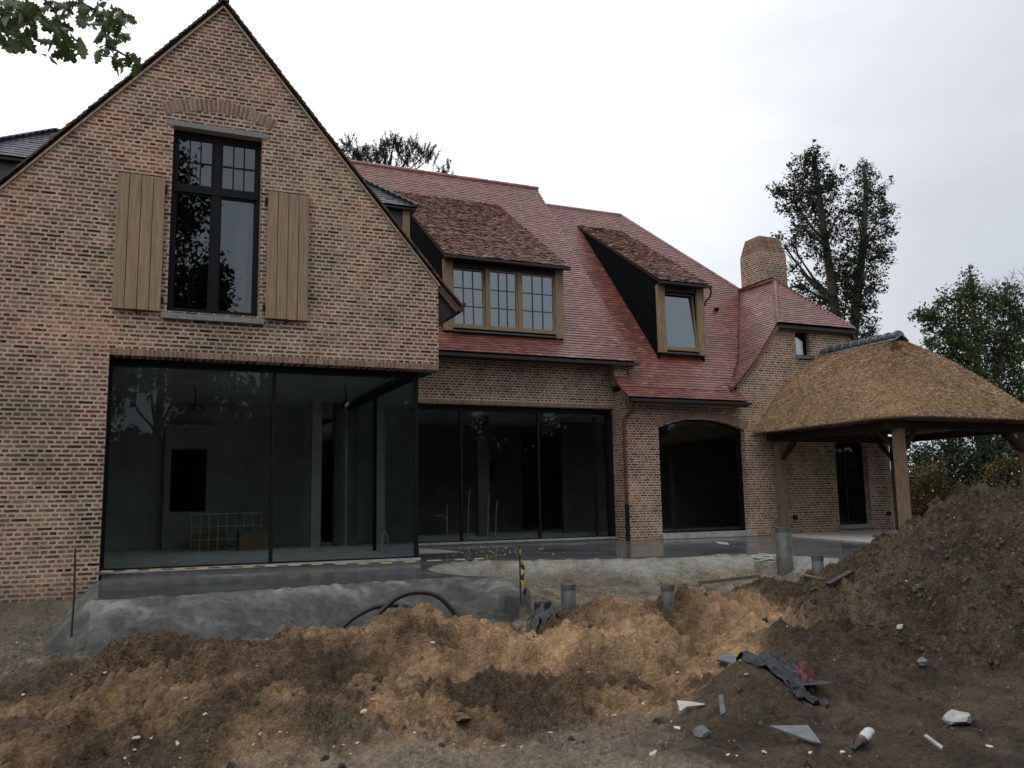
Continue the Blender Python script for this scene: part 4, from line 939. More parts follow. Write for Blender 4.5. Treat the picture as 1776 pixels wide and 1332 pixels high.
# ================================================================== THINGS ON THE GROUND
def ray(px, py):
    return (r_*((px-888)/1489)-u_*((py-666)/1489)+f_)
def spot(px, py):
    d = ray(px, py); t = 3.0
    while t < 40:
        p = d*t
        if p.z+CAMH < ground_z(p.x, p.y): break
        t += .02
    return (p.x, p.y, ground_z(p.x, p.y))
def pipe(px, py, top_h, r, label, mat='grey_pvc', cap=False, lean=(0, 0)):
    x, y, z = spot(px, py); o = empty('drain_pipe', (x, y, z), label, 'pipe', 'grey pipe ends standing out of the excavation'); n = 24
    mb = MB(); rings = [(r, -.1), (r, top_h), (r*.93, top_h), (r*.93, -.08)]; 
    for rr, zz in rings:
        for j in range(n): a = 2*math.pi*j/n; mb.v.append((x+rr*math.cos(a)+lean[0]*zz, y+rr*math.sin(a)+lean[1]*zz, z+zz))
    for k in range(3):
        for j in range(n): a = k*n+j; b = k*n+(j+1) % n; mb.f.append((a, b, b+n, a+n))
    mb.build('pipe_wall', mat, o, True)
    m2 = MB().tube([(x+lean[0]*(top_h-.06), y, z+top_h-.06), (x+lean[0]*(top_h-.05), y, z+top_h-.002)], r*1.035, n, False).build('socket_ring', mat, o)
    return o
pipe(1362, 993, .69, .125, 'tallest thick grey pipe standing upright in front of the pavilion post', lean=(.02, 0))
pipe(1419, 995, .22, .075, 'short grey pipe end between the tallest pipe and the dark soil heap', lean=(.02, 0))
pipe(1160, 1046, .20, .075, 'short leaning grey pipe end in its own dug hole in the middle of the excavation', lean=(-.08, 0))
pipe(986, 1058, .25, .09, 'grey pipe stub just behind the sand heap, right of the black and yellow tape', lean=(.03, 0))
pipe(943, 1068, .15, .10, 'dark wide pipe stub beside the crumpled grey sheet at the foot of the taped stake', 'hose', lean=(-.1, 0))
# taped stake and its barrier tape
sx_, sy_, sz_ = spot(903, 1046)
st_ = MB().tube([(sx_, sy_, sz_-.1), (sx_, sy_, sz_+.30), (sx_-.005, sy_, sz_+.63)], .010, 8).build('marker_stake', 'rust_steel')
tag(st_, 'thin dark steel stake with barrier tape knotted to it between cement slope and excavation', 'stake')
def ribbon(name, pts, wd, up, seg, label, tw=.4):
    P = [Vector(p) for p in pts]; Q = [P[0]]
    for a, b in zip(P[:-1], P[1:]):
        m = max(1, int((b-a).length/seg)); Q += [a.lerp(b, (i+1)/m) for i in range(m)]
    vs = []; fs = []; n = len(Q)
    for i, q in enumerate(Q):
        u = (Vector(up)+Vector((random.uniform(-tw, tw), random.uniform(-tw, tw), random.uniform(-tw, tw)*.7))).normalized()*wd/2; d = (Q[min(i+1, n-1)]-Q[max(i-1, 0)]).normalized(); nn = d.cross(u).normalized()*.0012
        vs += [q-u-nn, q+u-nn, q+u+nn, q-u+nn]
    for i in range(n-1):
        k = i*4; fs += [(k+j, k+(j+1) % 4, k+4+(j+1) % 4, k+4+j) for j in range(4)]
    fs += [(3, 2, 1, 0), (4*n-4, 4*n-3, 4*n-2, 4*n-1)]
    o = mesh(name, vs, fs, 'yellow_tape'); o.data.materials.append(MATS['black_tape'])
    for i in range(n-1):
        for j in range(4): o.data.polygons[i*4+j].material_index = i % 2
    return tag(o, label, 'barrier tape')
path = [(-0.39,13.05,0.01), (0.51,12.90,0.01), (1.88,12.80,-0.00), (2.52,12.70,-0.00), (3.00,12.60,-0.01), (3.49,12.50,-0.01), (3.96,12.30,0.01), (4.33,12.10,0.02), (4.67,11.80,0.04), (sx_, sy_, sz_+.56)]
ribbon('barrier_tape', path, .017, (0, .5, 1), .15, 'yellow and black barrier tape stretched low along the wet terrace to the stake')
ribbon('tape_tail', [(sx_-.005, sy_-.02, sz_+.58), (sx_, sy_-.03, sz_+.46), (sx_+.03, sy_-.03, sz_+.34), (sx_+.01, sy_-.035, sz_+.22), (sx_+.05, sy_-.03, sz_+.12), (sx_+.04, sy_-.03, sz_+.05)], .045, (1, 0, .1), .055, 'loose twisted end of yellow and black tape hanging down the stake', .9)
x, y, z = spot(123, 1107)
tag(MB().tube([(x, y, z-.1), (x+.01, y, z+.4), (x-.004, y, z+.86)], .010, 8).build('steel_rod', 'rust_steel'), 'thin rusty steel rod upright at the left foot of the cement slope', 'rod')
x, y, z = spot(4, 1075); 
# hoses
def hose(pts, Y0, dY, label):
    P = []; n = len(pts)
    for i, (px, py) in enumerate(pts):
        d = ray(px, py); yy = Y0+dY*i/(n-1); p = d*(yy/d.y); P.append(Vector((p.x, p.y, p.z+CAMH)))
    Q = []
    for i in range(n-1):
        p0, p1, p2, p3 = P[max(i-1, 0)], P[i], P[i+1], P[min(i+2, n-1)]
        for k in range(6):
            t = k/6; Q.append(.5*((2*p1)+(p2-p0)*t+(2*p0-5*p1+4*p2-p3)*t*t+(3*p1-p0-3*p2+p3)*t**3))
    Q.append(P[-1]); rad = [.028+.0018*(i % 2) for i in range(len(Q))]
    return tag(MB().tube(Q, .028, 12).build('hose', 'hose', None, True), label, 'hose', 'black hoses sticking out of the sand')
hose([(625, 1125), (643, 1085), (664, 1058), (692, 1035), (724, 1027), (757, 1033), (782, 1055), (797, 1082), (812, 1120)], 9.0, -.25, 'black hose rising in a high round arch out of the sand heap')
hose([(570, 1115), (596, 1086), (620, 1067), (650, 1053), (680, 1049), (712, 1055), (745, 1080)], 9.15, .1, 'black hose in a flatter arch crossing behind the high arched hose')
# crumpled sheet
def crumple(name, px, py, rx, ry, hgt, mat, label, cat, seed, n=22, rot=0, th=.003, hb=0):
    x, y, z = spot(px, py); r = np.random.default_rng(seed); u = np.linspace(-1, 1, n); U, V = np.meshgrid(u, u)
    ang = np.arctan2(V, U); R = 1+.18*np.sin(ang*3+seed)+.12*np.sin(ang*7+2*seed)
    s = np.maximum(abs(U), abs(V)); c = np.hypot(U, V)+1e-6; U2 = U*s/c*R; V2 = V*s/c*R
    xx = x+rx*(U2*math.cos(rot)-V2*math.sin(rot)); yy = y+ry*(U2*math.sin(rot)+V2*math.cos(rot))
    zz = np.array([[ground_z(a, b) for a, b in zip(ra, rb)] for ra, rb in zip(xx, yy)])
    zz = zz+.012+hgt*np.abs(fbm(xx, yy, max(rx, ry)*.55, seed, 3, .6))+hgt*.3*(1-s)+hb*(1-s**2)*(.7+.3*np.sin(U*5+V*3))
    zz = np.clip(zz, z-.10, z+.16)
    vs = [(a, b, c) for a, b, c in zip(xx.ravel(), yy.ravel(), zz.ravel())]+[(a, b, c-th) for a, b, c in zip(xx.ravel(), yy.ravel(), zz.ravel())]
    m = n*n; fs = []
    for i in range(n-1):
        for j in range(n-1): a = i*n+j; fs += [(a, a+1, a+n+1, a+n), (a+m, a+n+m, a+n+1+m, a+1+m)]
    for j in range(n-1):
        fs += [(j, j+m, j+1+m, j+1), ((n-1)*n+j, (n-1)*n+j+1, (n-1)*n+j+1+m, (n-1)*n+j+m), (j*n, (j+1)*n, (j+1)*n+m, j*n+m), (j*n+n-1, j*n+n-1+m, (j+1)*n+n-1+m, (j+1)*n+n-1)]
    return tag(mesh(name, vs, fs, mat), label, cat)
crumple('plastic_sheet', 938, 1078, .17, .12, .10, 'lead', 'crumpled grey plastic sheet at the foot of the taped stake', 'plastic sheet', 3)
crumple('roofing_felt', 1352, 1160, .34, .24, .035, 'felt', 'large black piece of roofing felt half buried under the big dark soil heap', 'roofing felt', 5, rot=.3)
crumple('roofing_felt', 1398, 1212, .13, .13, .03, 'felt', 'smaller black felt scrap below the red plastic bag', 'roofing felt', 6, rot=.8)
crumple('plastic_bag', 1400, 1188, .075, .085, .035, 'red_plastic', 'dark red plastic bag crumpled on the black roofing felt', 'plastic bag', 8, 18, hb=.11)
crumple('membrane_scrap', 955, 1020, .30, .07, .02, 'slate_piece', 'flat grey membrane strip beside the shallow pit left in the excavation', 'membrane', 9, 14)
# flat scraps: an outline lying on the soil, with real thickness
def scrap(name, px, py, outline, th, mat, tilt, yawz, label, cat, lift=.02, group=None):
    x, y, z = spot(px, py); m = MB().prism([outline], lambda a, b: (a, b, 0), lambda a, b: (a, b, th)).build(name, mat)
    m.location = (x, y, z+lift); m.rotation_euler = (tilt[0], tilt[1], yawz); return tag(m, label, cat, group)
scrap('slate_piece', 1262, 1152, [(-.12, -.03), (.10, -.07), (.15, .06), (-.02, .07)], .018, 'slate_piece', (.5, .15), -.2, 'pale edged slate slab leaning at the top corner of the black felt', 'slate piece', .03)
scrap('tile_shard', 1200, 1236, [(-.11, -.05), (-.04, -.01), (.11, .0), (.02, .035), (-.09, .06)], .012, 'white_plastic', (.5, 0), -.2, 'white triangular shard on the low dark spoil ridge', 'shard', .04)
scrap('slate_shard', 1250, 1240, [(-.02, -.08), (.02, -.06), (.035, .07), (.0, .06)], .01, 'slate_piece', (.9, 0), -.3, 'narrow upright grey slate splinter right of the white shard', 'slate piece', .06)
scrap('slate_triangle', 1385, 1288, [(-.15, .10), (.11, .08), (.10, -.11), (.05, -.09)], .012, 'slate_piece', (.35, 0), -.25, 'large grey triangular slate lying left of the bottle', 'slate piece', .045)
scrap('slate_shard', 1617, 1302, [(-.02, .06), (.0, .07), (.05, -.04), (.03, -.06)], .012, 'white_stone', (.5, 0), -.3, 'narrow pale shard near the bottom edge right of the bottle', 'shard', .04)
# rocks
def rock(px, py, r, mat, label, seed, sq=.6, name='rock', group=None, cat='rock', pos=None):
    x, y, z = pos if pos else spot(px, py); import bmesh
    bm = bmesh.new(); bmesh.ops.create_icosphere(bm, subdivisions=2, radius=r); rr = random.Random(seed)
    ph = [rr.uniform(0, 6) for _ in range(6)]
    for v in bm.verts:
        c = v.co/r; k = 1+.22*math.sin(3*c.x+ph[0])*math.cos(2.6*c.y+ph[1])+.14*math.sin(5*c.z+ph[2]+3*c.x)+rr.uniform(-.06, .06); v.co *= k; v.co.z *= sq; v.co.x *= 1.25
        v.co.z = max(v.co.z, -r*sq*.6)
    me = bpy.data.meshes.new(name); bm.to_mesh(me); bm.free(); o = link(name, me, mat); o.location = (x, y, z+r*sq*.25); o.rotation_euler = (rr.uniform(-.2, .2), rr.uniform(-.2, .2), rr.uniform(0, 6)); return tag(o, label, cat, group)
rock(1660, 1252, .09, 'white_stone', 'pale grey angular rock on the lower face of the dark heap at the right', 2)
rock(1218, 1278, .055, 'slate_piece', 'round grey stone below the white triangular shard', 4, .8)
rock(1600, 1150, .05, 'slate_piece', 'small grey rock half way up the dark soil heap', 9)
rock(800, 1248, .06, 'weather_wood', 'sandy lump at the foot of the middle sand heap', 12)
rock(1565, 1092, .05, 'white_stone', 'light stone left of the middle of the dark heap', 15)
# planks
def plank(p, q, wd, tk, mat, label, name='plank', lift=.03):
    a, b = Vector(spot(*p)), Vector(spot(*q)); a.z += lift; b.z += lift
    return tag(MB().beam(a, b, wd, tk).build(name, mat), label, name)
plank((1214, 1016), (1316, 1004), .05, .04, 'weather_wood', 'long weathered brown plank lying in the excavation by the dark mound')
plank((1392, 1003), (1424, 1007), .03, .02, 'oak', 'short pale piece of lath beside the tallest pipe', 'lath')
plank((1438, 1042), (1478, 1010), .09, .04, 'gutter_metal', 'dark board stuck in the left flank of the dark heap', 'board', .11)
# coil of white cable
x, y, z = spot(1333, 978); P = []
for i in range(150):
    a = i*.31; rr = .20+.02*math.sin(i*.37); P.append((x+rr*math.cos(a)*1.15, y+rr*math.sin(a), z+.05+.03*math.sin(i*.51)+.0005*i))
tag(MB().tube(P, .011, 6).build('cable_coil', 'white_plastic', None, True), 'coil of white cable lying beside the tallest grey pipe', 'cable')
# bottle
x, y, z = spot(1497, 1302)
bt = empty('plastic_bottle', (x, y, z), 'crushed clear drink bottle with a red label at the lower right', 'bottle')
ax = Vector((.90, .28, .30)).normalized(); o_ = Vector((x, y, z+.06))
def lathe(mb, prof, n=18):
    k = len(mb.v); s1 = ax.cross(Vector((0, 0, 1))).normalized(); s2 = ax.cross(s1)
    for t, rr in prof:
        for j in range(n): a = 2*math.pi*j/n; mb.v.append(tuple(o_+ax*t+(s1*math.cos(a)+s2*math.sin(a)*.8)*rr*(1+.06*math.sin(3*a+t*40))))
    for i in range(len(prof)-1):
        for j in range(n): a = k+i*n+j; b = k+i*n+(j+1) % n; mb.f.append((a, b, b+n, a+n))
    return mb
lathe(MB(), [(-.13, .010), (-.125, .014), (-.10, .014), (-.085, .022), (-.05, .036), (-.04, .038)]).build('neck', 'hose', bt, True)
lathe(MB(), [(-.04, .039), (.0, .040)]).build('label', 'red_plastic', bt, True)
lathe(MB(), [(.0, .037), (.05, .041), (.07, .036), (.10, .041), (.115, .034), (.118, .0)]).build('body', 'clear_plastic', bt, True)
# small pale chips: each one a thing
chips = [(237, 1131), (445, 1158), (180, 1174), (125, 1174), (40, 1208), (322, 1216), (357, 1240), (236, 1287), (262, 1284), (307, 1294), (233, 1302), (216, 1316), (222, 1328), (313, 1317), (360, 1287), (453, 1277), (440, 1292), (486, 1273), (500, 1270), (579, 1297), (597, 1295), (620, 1293), (608, 1309), (719, 1273), (787, 1292), (840, 1291), (873, 1296), (905, 1296), (749, 1116), (648, 1215), (630, 1237), (958, 1240), (955, 1274), (1021, 1168), (1052, 1243), (1067, 1242), (1117, 1222), (1145, 1167), (1262, 1312), (1278, 1312), (1325, 1306), (1468, 1274), (1404, 1308), (1132, 1311), (1295, 1175), (1174, 1170), (1573, 1010), (1293, 1043), (1655, 905), (1733, 1126), (1716, 1296), (1100, 1112), (30, 1115), (1460, 1306), (760, 1290), (1175, 1265), (1165, 1252), (1228, 1120)]
cg = 'pale chips scattered over the soil'
import bmesh as _b
cm = []
for s_ in range(6):
    bm = _b.new(); _b.ops.create_icosphere(bm, subdivisions=1, radius=.02); rr = random.Random(s_+40)
    for v in bm.verts: v.co = Vector((v.co.x*rr.uniform(1.2, 2.2), v.co.y*rr.uniform(.5, 1.5), v.co.z*rr.uniform(.3, .8)))
    me = bpy.data.meshes.new('stone_chip'); bm.to_mesh(me); bm.free(); me.materials.append(MATS['chip_white']); cm.append(me)
for i, (px, py) in enumerate(chips):
    x, y, z = spot(px, py); o = bpy.data.objects.new('stone_chip', cm[i % 6]); C.objects.link(o); s_ = .4+.7*random.random()**2
    o.location = (x, y, z+.002); o.rotation_euler = (random.uniform(-.4, .4), random.uniform(-.4, .4), random.uniform(0, 6)); o.scale = (s_, s_, s_)
    if x > 6.6 and y > 5 and z > -.45: lb_ = ('tiny pale chip on the slope of the big dark heap', 'pale chips on the dark heap')
    elif py < 1215 and px < 700: lb_ = ('tiny pale chip on the brown mounds left of the hoses', 'pale chips on the left mounds')
    elif py < 1215: lb_ = ('tiny pale chip on the sand humps right of the hoses', 'pale chips on the right humps')
    elif px < 400: lb_ = ('tiny pale chip on the trodden foreground at the lower left', 'pale chips at the lower left')
    elif px < 800: lb_ = ('tiny pale chip on the trodden foreground left of the middle', 'pale chips left of the middle')
    elif px < 1150: lb_ = ('tiny pale chip on the trodden foreground in the middle', 'pale chips in the middle foreground')
    else: lb_ = ('tiny pale chip in the dark soil around the slates and the bottle', 'pale chips by the slates')
    tag(o, lb_[0], 'stone chip', lb_[1])
# loose clods and gravel nobody could count
def scatter(name, n, xr, yr, size, mat, cond, seed):
    r = np.random.default_rng(seed); px = r.uniform(*xr, n*3); py = r.uniform(*yr, n*3); k = cond(px, py, r)
    px, py = px[k][:n], py[k][:n]; m = len(px); vs = []; fs = []
    base = np.array([(1, 0, 0), (-.5, .87, 0), (-.5, -.87, 0), (.3, .5, .8), (.1, -.5, .9), (-.6, .1, .7)])
    F = [(0, 1, 3), (1, 5, 3), (1, 2, 5), (2, 4, 5), (2, 0, 4), (0, 3, 4), (3, 5, 4), (0, 2, 1)]
    for i in range(m):
        s = size[0]+(size[1]-size[0])*r.random()**3; a = r.uniform(0, 6.3); c, d = math.cos(a), math.sin(a)
        b = base*r.uniform(.6, 1.4, (6, 3))*s; q = len(vs); z = ground_z(px[i], py[i])-s*.15
        for p in b: vs.append((px[i]+p[0]*c-p[1]*d, py[i]+p[0]*d+p[1]*c, z+p[2]))
        fs += [(t[0]+q, t[1]+q, t[2]+q) for t in F]
    return tag(mesh(name, vs, fs, mat), kind='stuff')
def inp(x, y): return terrain(x, y)[1] > .4
tag(scatter('soil_clods', 11000, (-2.6, 11.4), (4.3, 10.6), (.006, .050), 'soil_clod', lambda x, y, r: (inp(x, y) | (r.random(x.shape) < .03)) & ((y < 8.9) | (x > 6.3)), 5), 'dark crumbly clods of soil on the heap and the spoil ridge', 'soil clods')
tag(scatter('gravel', 1800, (-2.6, 10.5), (3.9, 9.2), (.004, .018), 'stone_chip', lambda x, y, r: (x > 3.2) | (y < 6.0), 6), 'grey and brown bits of stone strewn over the foreground', 'gravel')
tag(scatter('rubble', 260, (6.3, 9.8), (9.6, 12.0), (.012, .035), 'stone_chip', lambda x, y, r: (~inside(x, y, TERR)) & (segdist(x, y, [b[:2] for b in BAY]) < .8+.3*r.random(x.shape)) & (segdist(x, y, [b[:2] for b in BAY]) > .35), 8), 'fine grey rubble along the foot of the excavation slope', 'rubble')
# bits lying on the terrace
vs = MB()
for i in range(70):
    px = random.gauss(870, 60); py = 955+random.gauss(0, 7)
    d = ray(px, py); t = (-.078-CAMH)/d.z; p = d*t
    if 13.4 < p.y < 18 and p.x > 4.5:
        s = random.uniform(.005, .018); vs.obox((p.x, p.y, -.072), (s, s*.4, 0), (-s*.3, s*.7, 0), (0, 0, .005))
tag(vs.build('terrace_debris', 'chip_white'), 'pale bits of debris scattered on the wet terrace before the sliding windows', 'debris', kind='stuff')
# things inside the big window
def box_thing(x0, x1, y0, y1, h, label):
    o = empty('cardboard_box', ((x0+x1)/2, y0, 0), label, 'box'); MB().box(x0, x1, y0, y1, 0, h).build('carton', 'cardboard', o)
    MB().box(x0-.01, (x0+x1)/2-.005, y0-.01, y1, h+.001, h+.01).box((x0+x1)/2+.005, x1+.01, y0-.01, y1, h+.001, h+.012).build('flap', 'cardboard', o); return o
p = (1.89,17.80,0.05); box_thing(p[0], p[0]+.62, 17.8, 18.3, .34, 'plain cardboard box on the floor behind the left pane of the big window')
p = (1.05,18.60,0.08); box_thing(p[0], p[0]+.70, 18.6, 19.0, .30, 'low flat carton on the floor against the chimney breast')
p0 = (1.01,18.00,0.21); p1 = (2.32,18.00,0.19); mb = MB()
for zz in (.22, .48, .72): mb.tube([(p0[0]+.05*(.72-zz), 18.0, zz), (p1[0]-.05*(.72-zz), 18.0, zz)], .010, 6)
for k in range(9): xx = p0[0]+(p1[0]-p0[0])*k/8; mb.tube([(xx, 18.0, 0), (xx, 18.0+.0, .72)], .007, 6)
tag(mb.build('wire_rack', 'white_plastic'), 'pale wire drying rack standing inside behind the cardboard box', 'rack')
x, y = (4.06,15.20,0.08)[0], 15.2
tag(MB().tube([(x-.02, y, 0), (x, y, .30), (x+.10, y, .42), (x+.22, y, .40), (x+.26, y, .18), (x+.30, y, .05)], .012, 8).build('cable_loop', 'white_plastic'), 'white cable loop standing out of the floor by the window corner', 'cable')
x, y = (6.68,19.60,-0.02)[0], 19.2
tag(MB().tube([(x, y, 0), (x, y, .85)], .010, 6).tube([(x, y, .48), (x-.12, y, .58), (x-.28, y, .57)], .010, 6).build('floor_conduit', 'white_plastic'), 'thin pale conduit rising from the floor behind the left sliding pane', 'conduit')
for k, px in enumerate((812, 846, 853)):
    x = (7.68,20.50,-0.04)[0] if k == 0 else ((8.21,20.50,-0.06)[0] if k == 1 else (8.43,20.50,-0.07)[0])
    tag(MB().tube([(x, 20.5, 0), (x+.03, 20.5, .9-.1*k), (x+.07, 20.5, 1.2-.15*k)], .012, 6).build('floor_conduit', 'white_plastic'), ['pale conduit left of the interior post behind the middle sliding pane', 'tallest bent conduit behind the middle sliding pane', 'rightmost conduit behind the middle sliding pane'][k], 'conduit', 'conduits standing behind the middle sliding pane')

# ================================================================== TREES
def leaf_quads(cen, size, stretch=1.6, droop=0.0, r=rng):
    n = len(cen); d = r.normal(0, 1, (n, 3)); d[:, 2] -= droop; d /= np.linalg.norm(d, axis=1)[:, None]+1e-9
    s = np.cross(d, r.normal(0, 1, (n, 3))); s /= np.linalg.norm(s, axis=1)[:, None]+1e-9
    L_ = size*r.uniform(.6, 1.3, (n, 1)); W_ = L_/stretch
    return np.stack([cen-d*L_*.5, cen+s*W_*.5, cen+d*L_*.5, cen-s*W_*.5], 1)
def crown_points(blobs, n, twig, r=rng, flat=1.0):
    b = np.array(blobs, float); wgt = b[:, 3]**2.2; wgt /= wgt.sum(); nt_ = max(1, n//14)
    i = r.choice(len(b), nt_, p=wgt); d = r.normal(0, 1, (nt_, 3)); d /= np.linalg.norm(d, axis=1)[:, None]
    rad = r.random((nt_, 1))**.45; c = b[i, :3]+d*rad*b[i, 3:4]*np.array([1, 1, flat])
    c += r.normal(0, .07, (nt_, 3))*b[i, 3:4]
    k = r.integers(0, nt_, n); t = r.normal(0, 1, (n, 3))*twig; return c[k]+t
def tree(name, label, cat, base, trunks, blobs, n, leaf, twig, lmat, group=None, stretch=1.6, limbs=22, droop=.2, seed=1, r0=.22, flat=1.0, twigs=0):
    r = np.random.default_rng(seed); o = empty(name, base, label, cat, group); mb = MB()
    joints = []
    for tr in trunks:
        m = len(tr); rad = [r0*(1-.75*i/(m-1)) for i in range(m)]; mb.tube(tr, rad, 8); joints += [(Vector(p), rad[i]) for i, p in enumerate(tr)][1:]
    bl = sorted(blobs, key=lambda b: -b[3])[:limbs]
    for b in bl:
        c = Vector(b[:3]); j, jr = min(joints, key=lambda q: (q[0]-c).length+max(0, q[0].z-c.z)*1.5)
        mid = j.lerp(c, .5)+Vector((0, 0, -.06*(c-j).length)); mb.tube([j, mid, c], [jr*.5, jr*.3, .015], 5)
        for k in range(4):
            d = Vector(r.normal(0, 1, 3)).normalized(); mb.tube([mid.lerp(c, .3+.2*k), c+d*b[3]*.8], [jr*.15+.008, .006], 4)
    mb.build('trunk', 'bark', o)
    pts = crown_points(blobs, n, twig, r, flat)
    if len(base) and base[1] > 0:
        tw_ = MB()
        for b in blobs:
            for k in range(9):
                d = Vector(r.normal(0, 1, 3)); d.z = abs(d.z)*.8; d.normalize(); c = Vector(b[:3]); tw_.tube([c+d*b[3]*.3, c+d*b[3]*.8+Vector((0, 0, .05)), c+d*b[3]*1.2+Vector((0, 0, .12))], [.02, .010, .004], 3, False)
        tw_.build('twigs', 'bark', o)
        sp = crown_points([(b[0], b[1], b[2], b[3]*1.22) for b in blobs], n//14, .05, r); pts = np.concatenate([pts, sp])
    quads('crown', leaf_quads(pts, leaf, stretch, droop, r), lmat, o); return o
def B(p, r): return (p[0], p[1], p[2], r)
# tall ivy clad tree with two crowns behind the chimney
lb = [B((29.14,30.00,16.89),.7),B((28.83,30.50,16.17),.95),B((29.25,29.50,15.44),1.05),B((27.46,30.00,14.67),.9),B((29.71,31.00,14.86),1.1),B((26.81,30.00,15.00),.45),B((30.15,30.00,14.16),.8),B((29.32,30.00,12.79),1.1),B((27.20,29.00,12.80),.8),B((29.91,30.00,11.44),1.0),B((30.11,30.00,9.79),1.2),B((30.33,30.00,8.28),1.2),
 B((33.17,31.00,17.12),.6),B((32.59,30.00,15.78),.9),B((31.99,30.50,14.84),.8),B((33.16,30.00,14.67),.85),B((33.64,30.00,13.84),.4),B((31.02,29.00,12.96),1.1),B((32.87,30.00,12.59),.8),B((31.39,30.00,11.87),1.1),B((33.31,31.00,11.43),.75),B((30.91,30.00,10.69),1.0),B((31.53,30.00,9.62),.7),B((31.76,30.00,8.23),.8),B((32.27,30.00,7.84),.6),
 B((26.38,29.00,12.04),.35),B((26.50,29.00,11.12),.45),B((26.82,29.00,10.23),.55),B((27.43,29.00,9.62),.75),B((28.51,29.50,8.88),.8),B((25.68,29.00,12.23),.25)]
tree('ivy_tree', 'tall dark tree with two narrow crowns behind the brick chimney', 'tree', (29.38,30.00,-0.12), [[(29.48,30.00,-0.12), (29.83,30.00,6.75), (29.64,30.00,10.03), (29.39,30.00,12.79), (29.14,30.00,15.60), (29.05,30.00,17.02)], [(29.84,30.30,-0.13), (30.33,30.00,6.77), (31.08,30.00,10.14), (31.76,30.00,13.05), (32.21,30.00,15.73), (32.17,30.00,16.90)]], lb, 25000, .13, .10, 'leaf_dark', seed=3, r0=.30, limbs=31)
rb = [B((35.05,27.00,11.01),.35),B((34.87,27.00,10.17),.6),B((33.84,27.00,9.41),.8),B((35.94,27.00,9.57),.9),B((37.35,27.00,9.96),.8),B((38.14,27.00,9.04),1.0),B((32.32,27.00,8.77),.55),B((31.61,27.00,8.77),.35),B((32.96,27.00,8.15),.9),B((34.99,27.00,8.15),1.2),B((36.84,27.00,7.72),1.2),B((32.34,27.00,7.46),.5),B((33.73,27.00,7.01),1.1),B((38.76,27.00,7.27),1.4),B((35.88,27.00,6.31),1.3),B((37.68,27.00,5.31),1.3),B((34.61,27.00,5.20),1.0),B((40.27,27.00,9.05),1.3)]
tree('leafy_tree', 'rounded green deciduous tree behind the thatched pavilion roof', 'tree', (34.27,27.00,-0.20), [[(34.34,27.00,-0.20), (34.74,27.00,3.38), (35.01,27.00,6.28), (35.13,27.00,8.70), (35.08,27.00,10.60)], [(34.41,27.00,-0.20), (35.51,27.00,4.97), (36.77,27.00,7.71), (38.08,27.00,9.46)]], rb, 24000, .15, .13, 'leaf_mid', seed=5, r0=.2, limbs=18)
# bare crown at the right edge
o = empty('bare_tree', (50.19,36.00,-0.64), 'almost leafless pale twiggy tree at the right edge behind the leafy tree', 'tree'); mb = MB(); rr = random.Random(4)
def grow(p, d, l, r, k):
    q = p+d*l; mb.tube([p, q], [r, r*.65], 4, False)
    if k == 0: return
    for _ in range(3): grow(q, (d+Vector((rr.uniform(-.7, .7), rr.uniform(-.7, .7), rr.uniform(-.2, .5)))).normalized(), l*rr.uniform(.6, .82), r*.62, k-1)
bp_ = Vector((50.45,36.00,-0.65)); mb.tube([bp_, Vector((51.58,36.00,8.68))], [.2, .13], 6); grow(Vector((51.58,36.00,8.68)), Vector((-.08, 0, 1)).normalized(), 2.1, .10, 5)
mb.build('trunk', 'bark', o)
# pine tops over the main ridge
pb = [B((7.32,33.00,15.39),.22),B((7.25,33.00,14.94),.30),B((7.77,33.00,14.92),.30),B((8.20,33.00,14.91),.35),B((8.81,33.00,15.17),.4),B((8.88,33.00,15.51),.2),B((9.22,33.00,15.64),.22),B((9.54,33.00,15.44),.4),B((10.12,33.00,15.53),.25),B((10.22,33.00,15.85),.12),B((10.62,33.00,15.45),.22),B((10.72,33.00,15.21),.3),B((9.92,33.00,15.04),.5),B((8.69,33.00,14.61),.6),B((7.73,33.00,14.35),.6),B((11.57,33.00,14.88),.15),B((11.43,33.00,14.50),.3)]
def needles(o, blobs, n, seed, mat='leaf_conifer', up=.8):
    r = np.random.default_rng(seed); b = np.array(blobs); i = r.choice(len(b), n//40, p=b[:, 3]**1.6/(b[:, 3]**1.6).sum())
    tp_ = b[i, :3]+r.normal(0, .5, (len(i), 3))*b[i, 3:4]; dr = r.normal(0, .5, (len(i), 3)); dr[:, 2] = np.abs(dr[:, 2])+up; dr /= np.linalg.norm(dr, axis=1)[:, None]
    k = r.integers(0, len(i), n); t = r.random((n, 1))*.42; c = tp_[k]+dr[k]*t; d = dr[k]*.6+r.normal(0, .55, (n, 3)); d /= np.linalg.norm(d, axis=1)[:, None]
    s = np.cross(d, r.normal(0, 1, (n, 3))); s /= np.linalg.norm(s, axis=1)[:, None]; L_ = .13; q = np.stack([c, c+s*.012, c+d*L_, c-s*.012], 1); quads('crown', q, mat, o)
o = empty('pine_tree', (8.98,33.00,0.31), 'pine whose spiky top shows above the main tiled ridge', 'tree')
mb = MB().tube([(9.02,33.00,0.31), (8.98,33.00,14.40), (9.17,33.00,15.38)], [.2, .1, .03], 7)
for b in pb: mb.tube([(8.98,33.00,13.66), b[:3]], [.05, .015], 4)
mb.build('trunk', 'bark', o); needles(o, pb, 16000, 9)
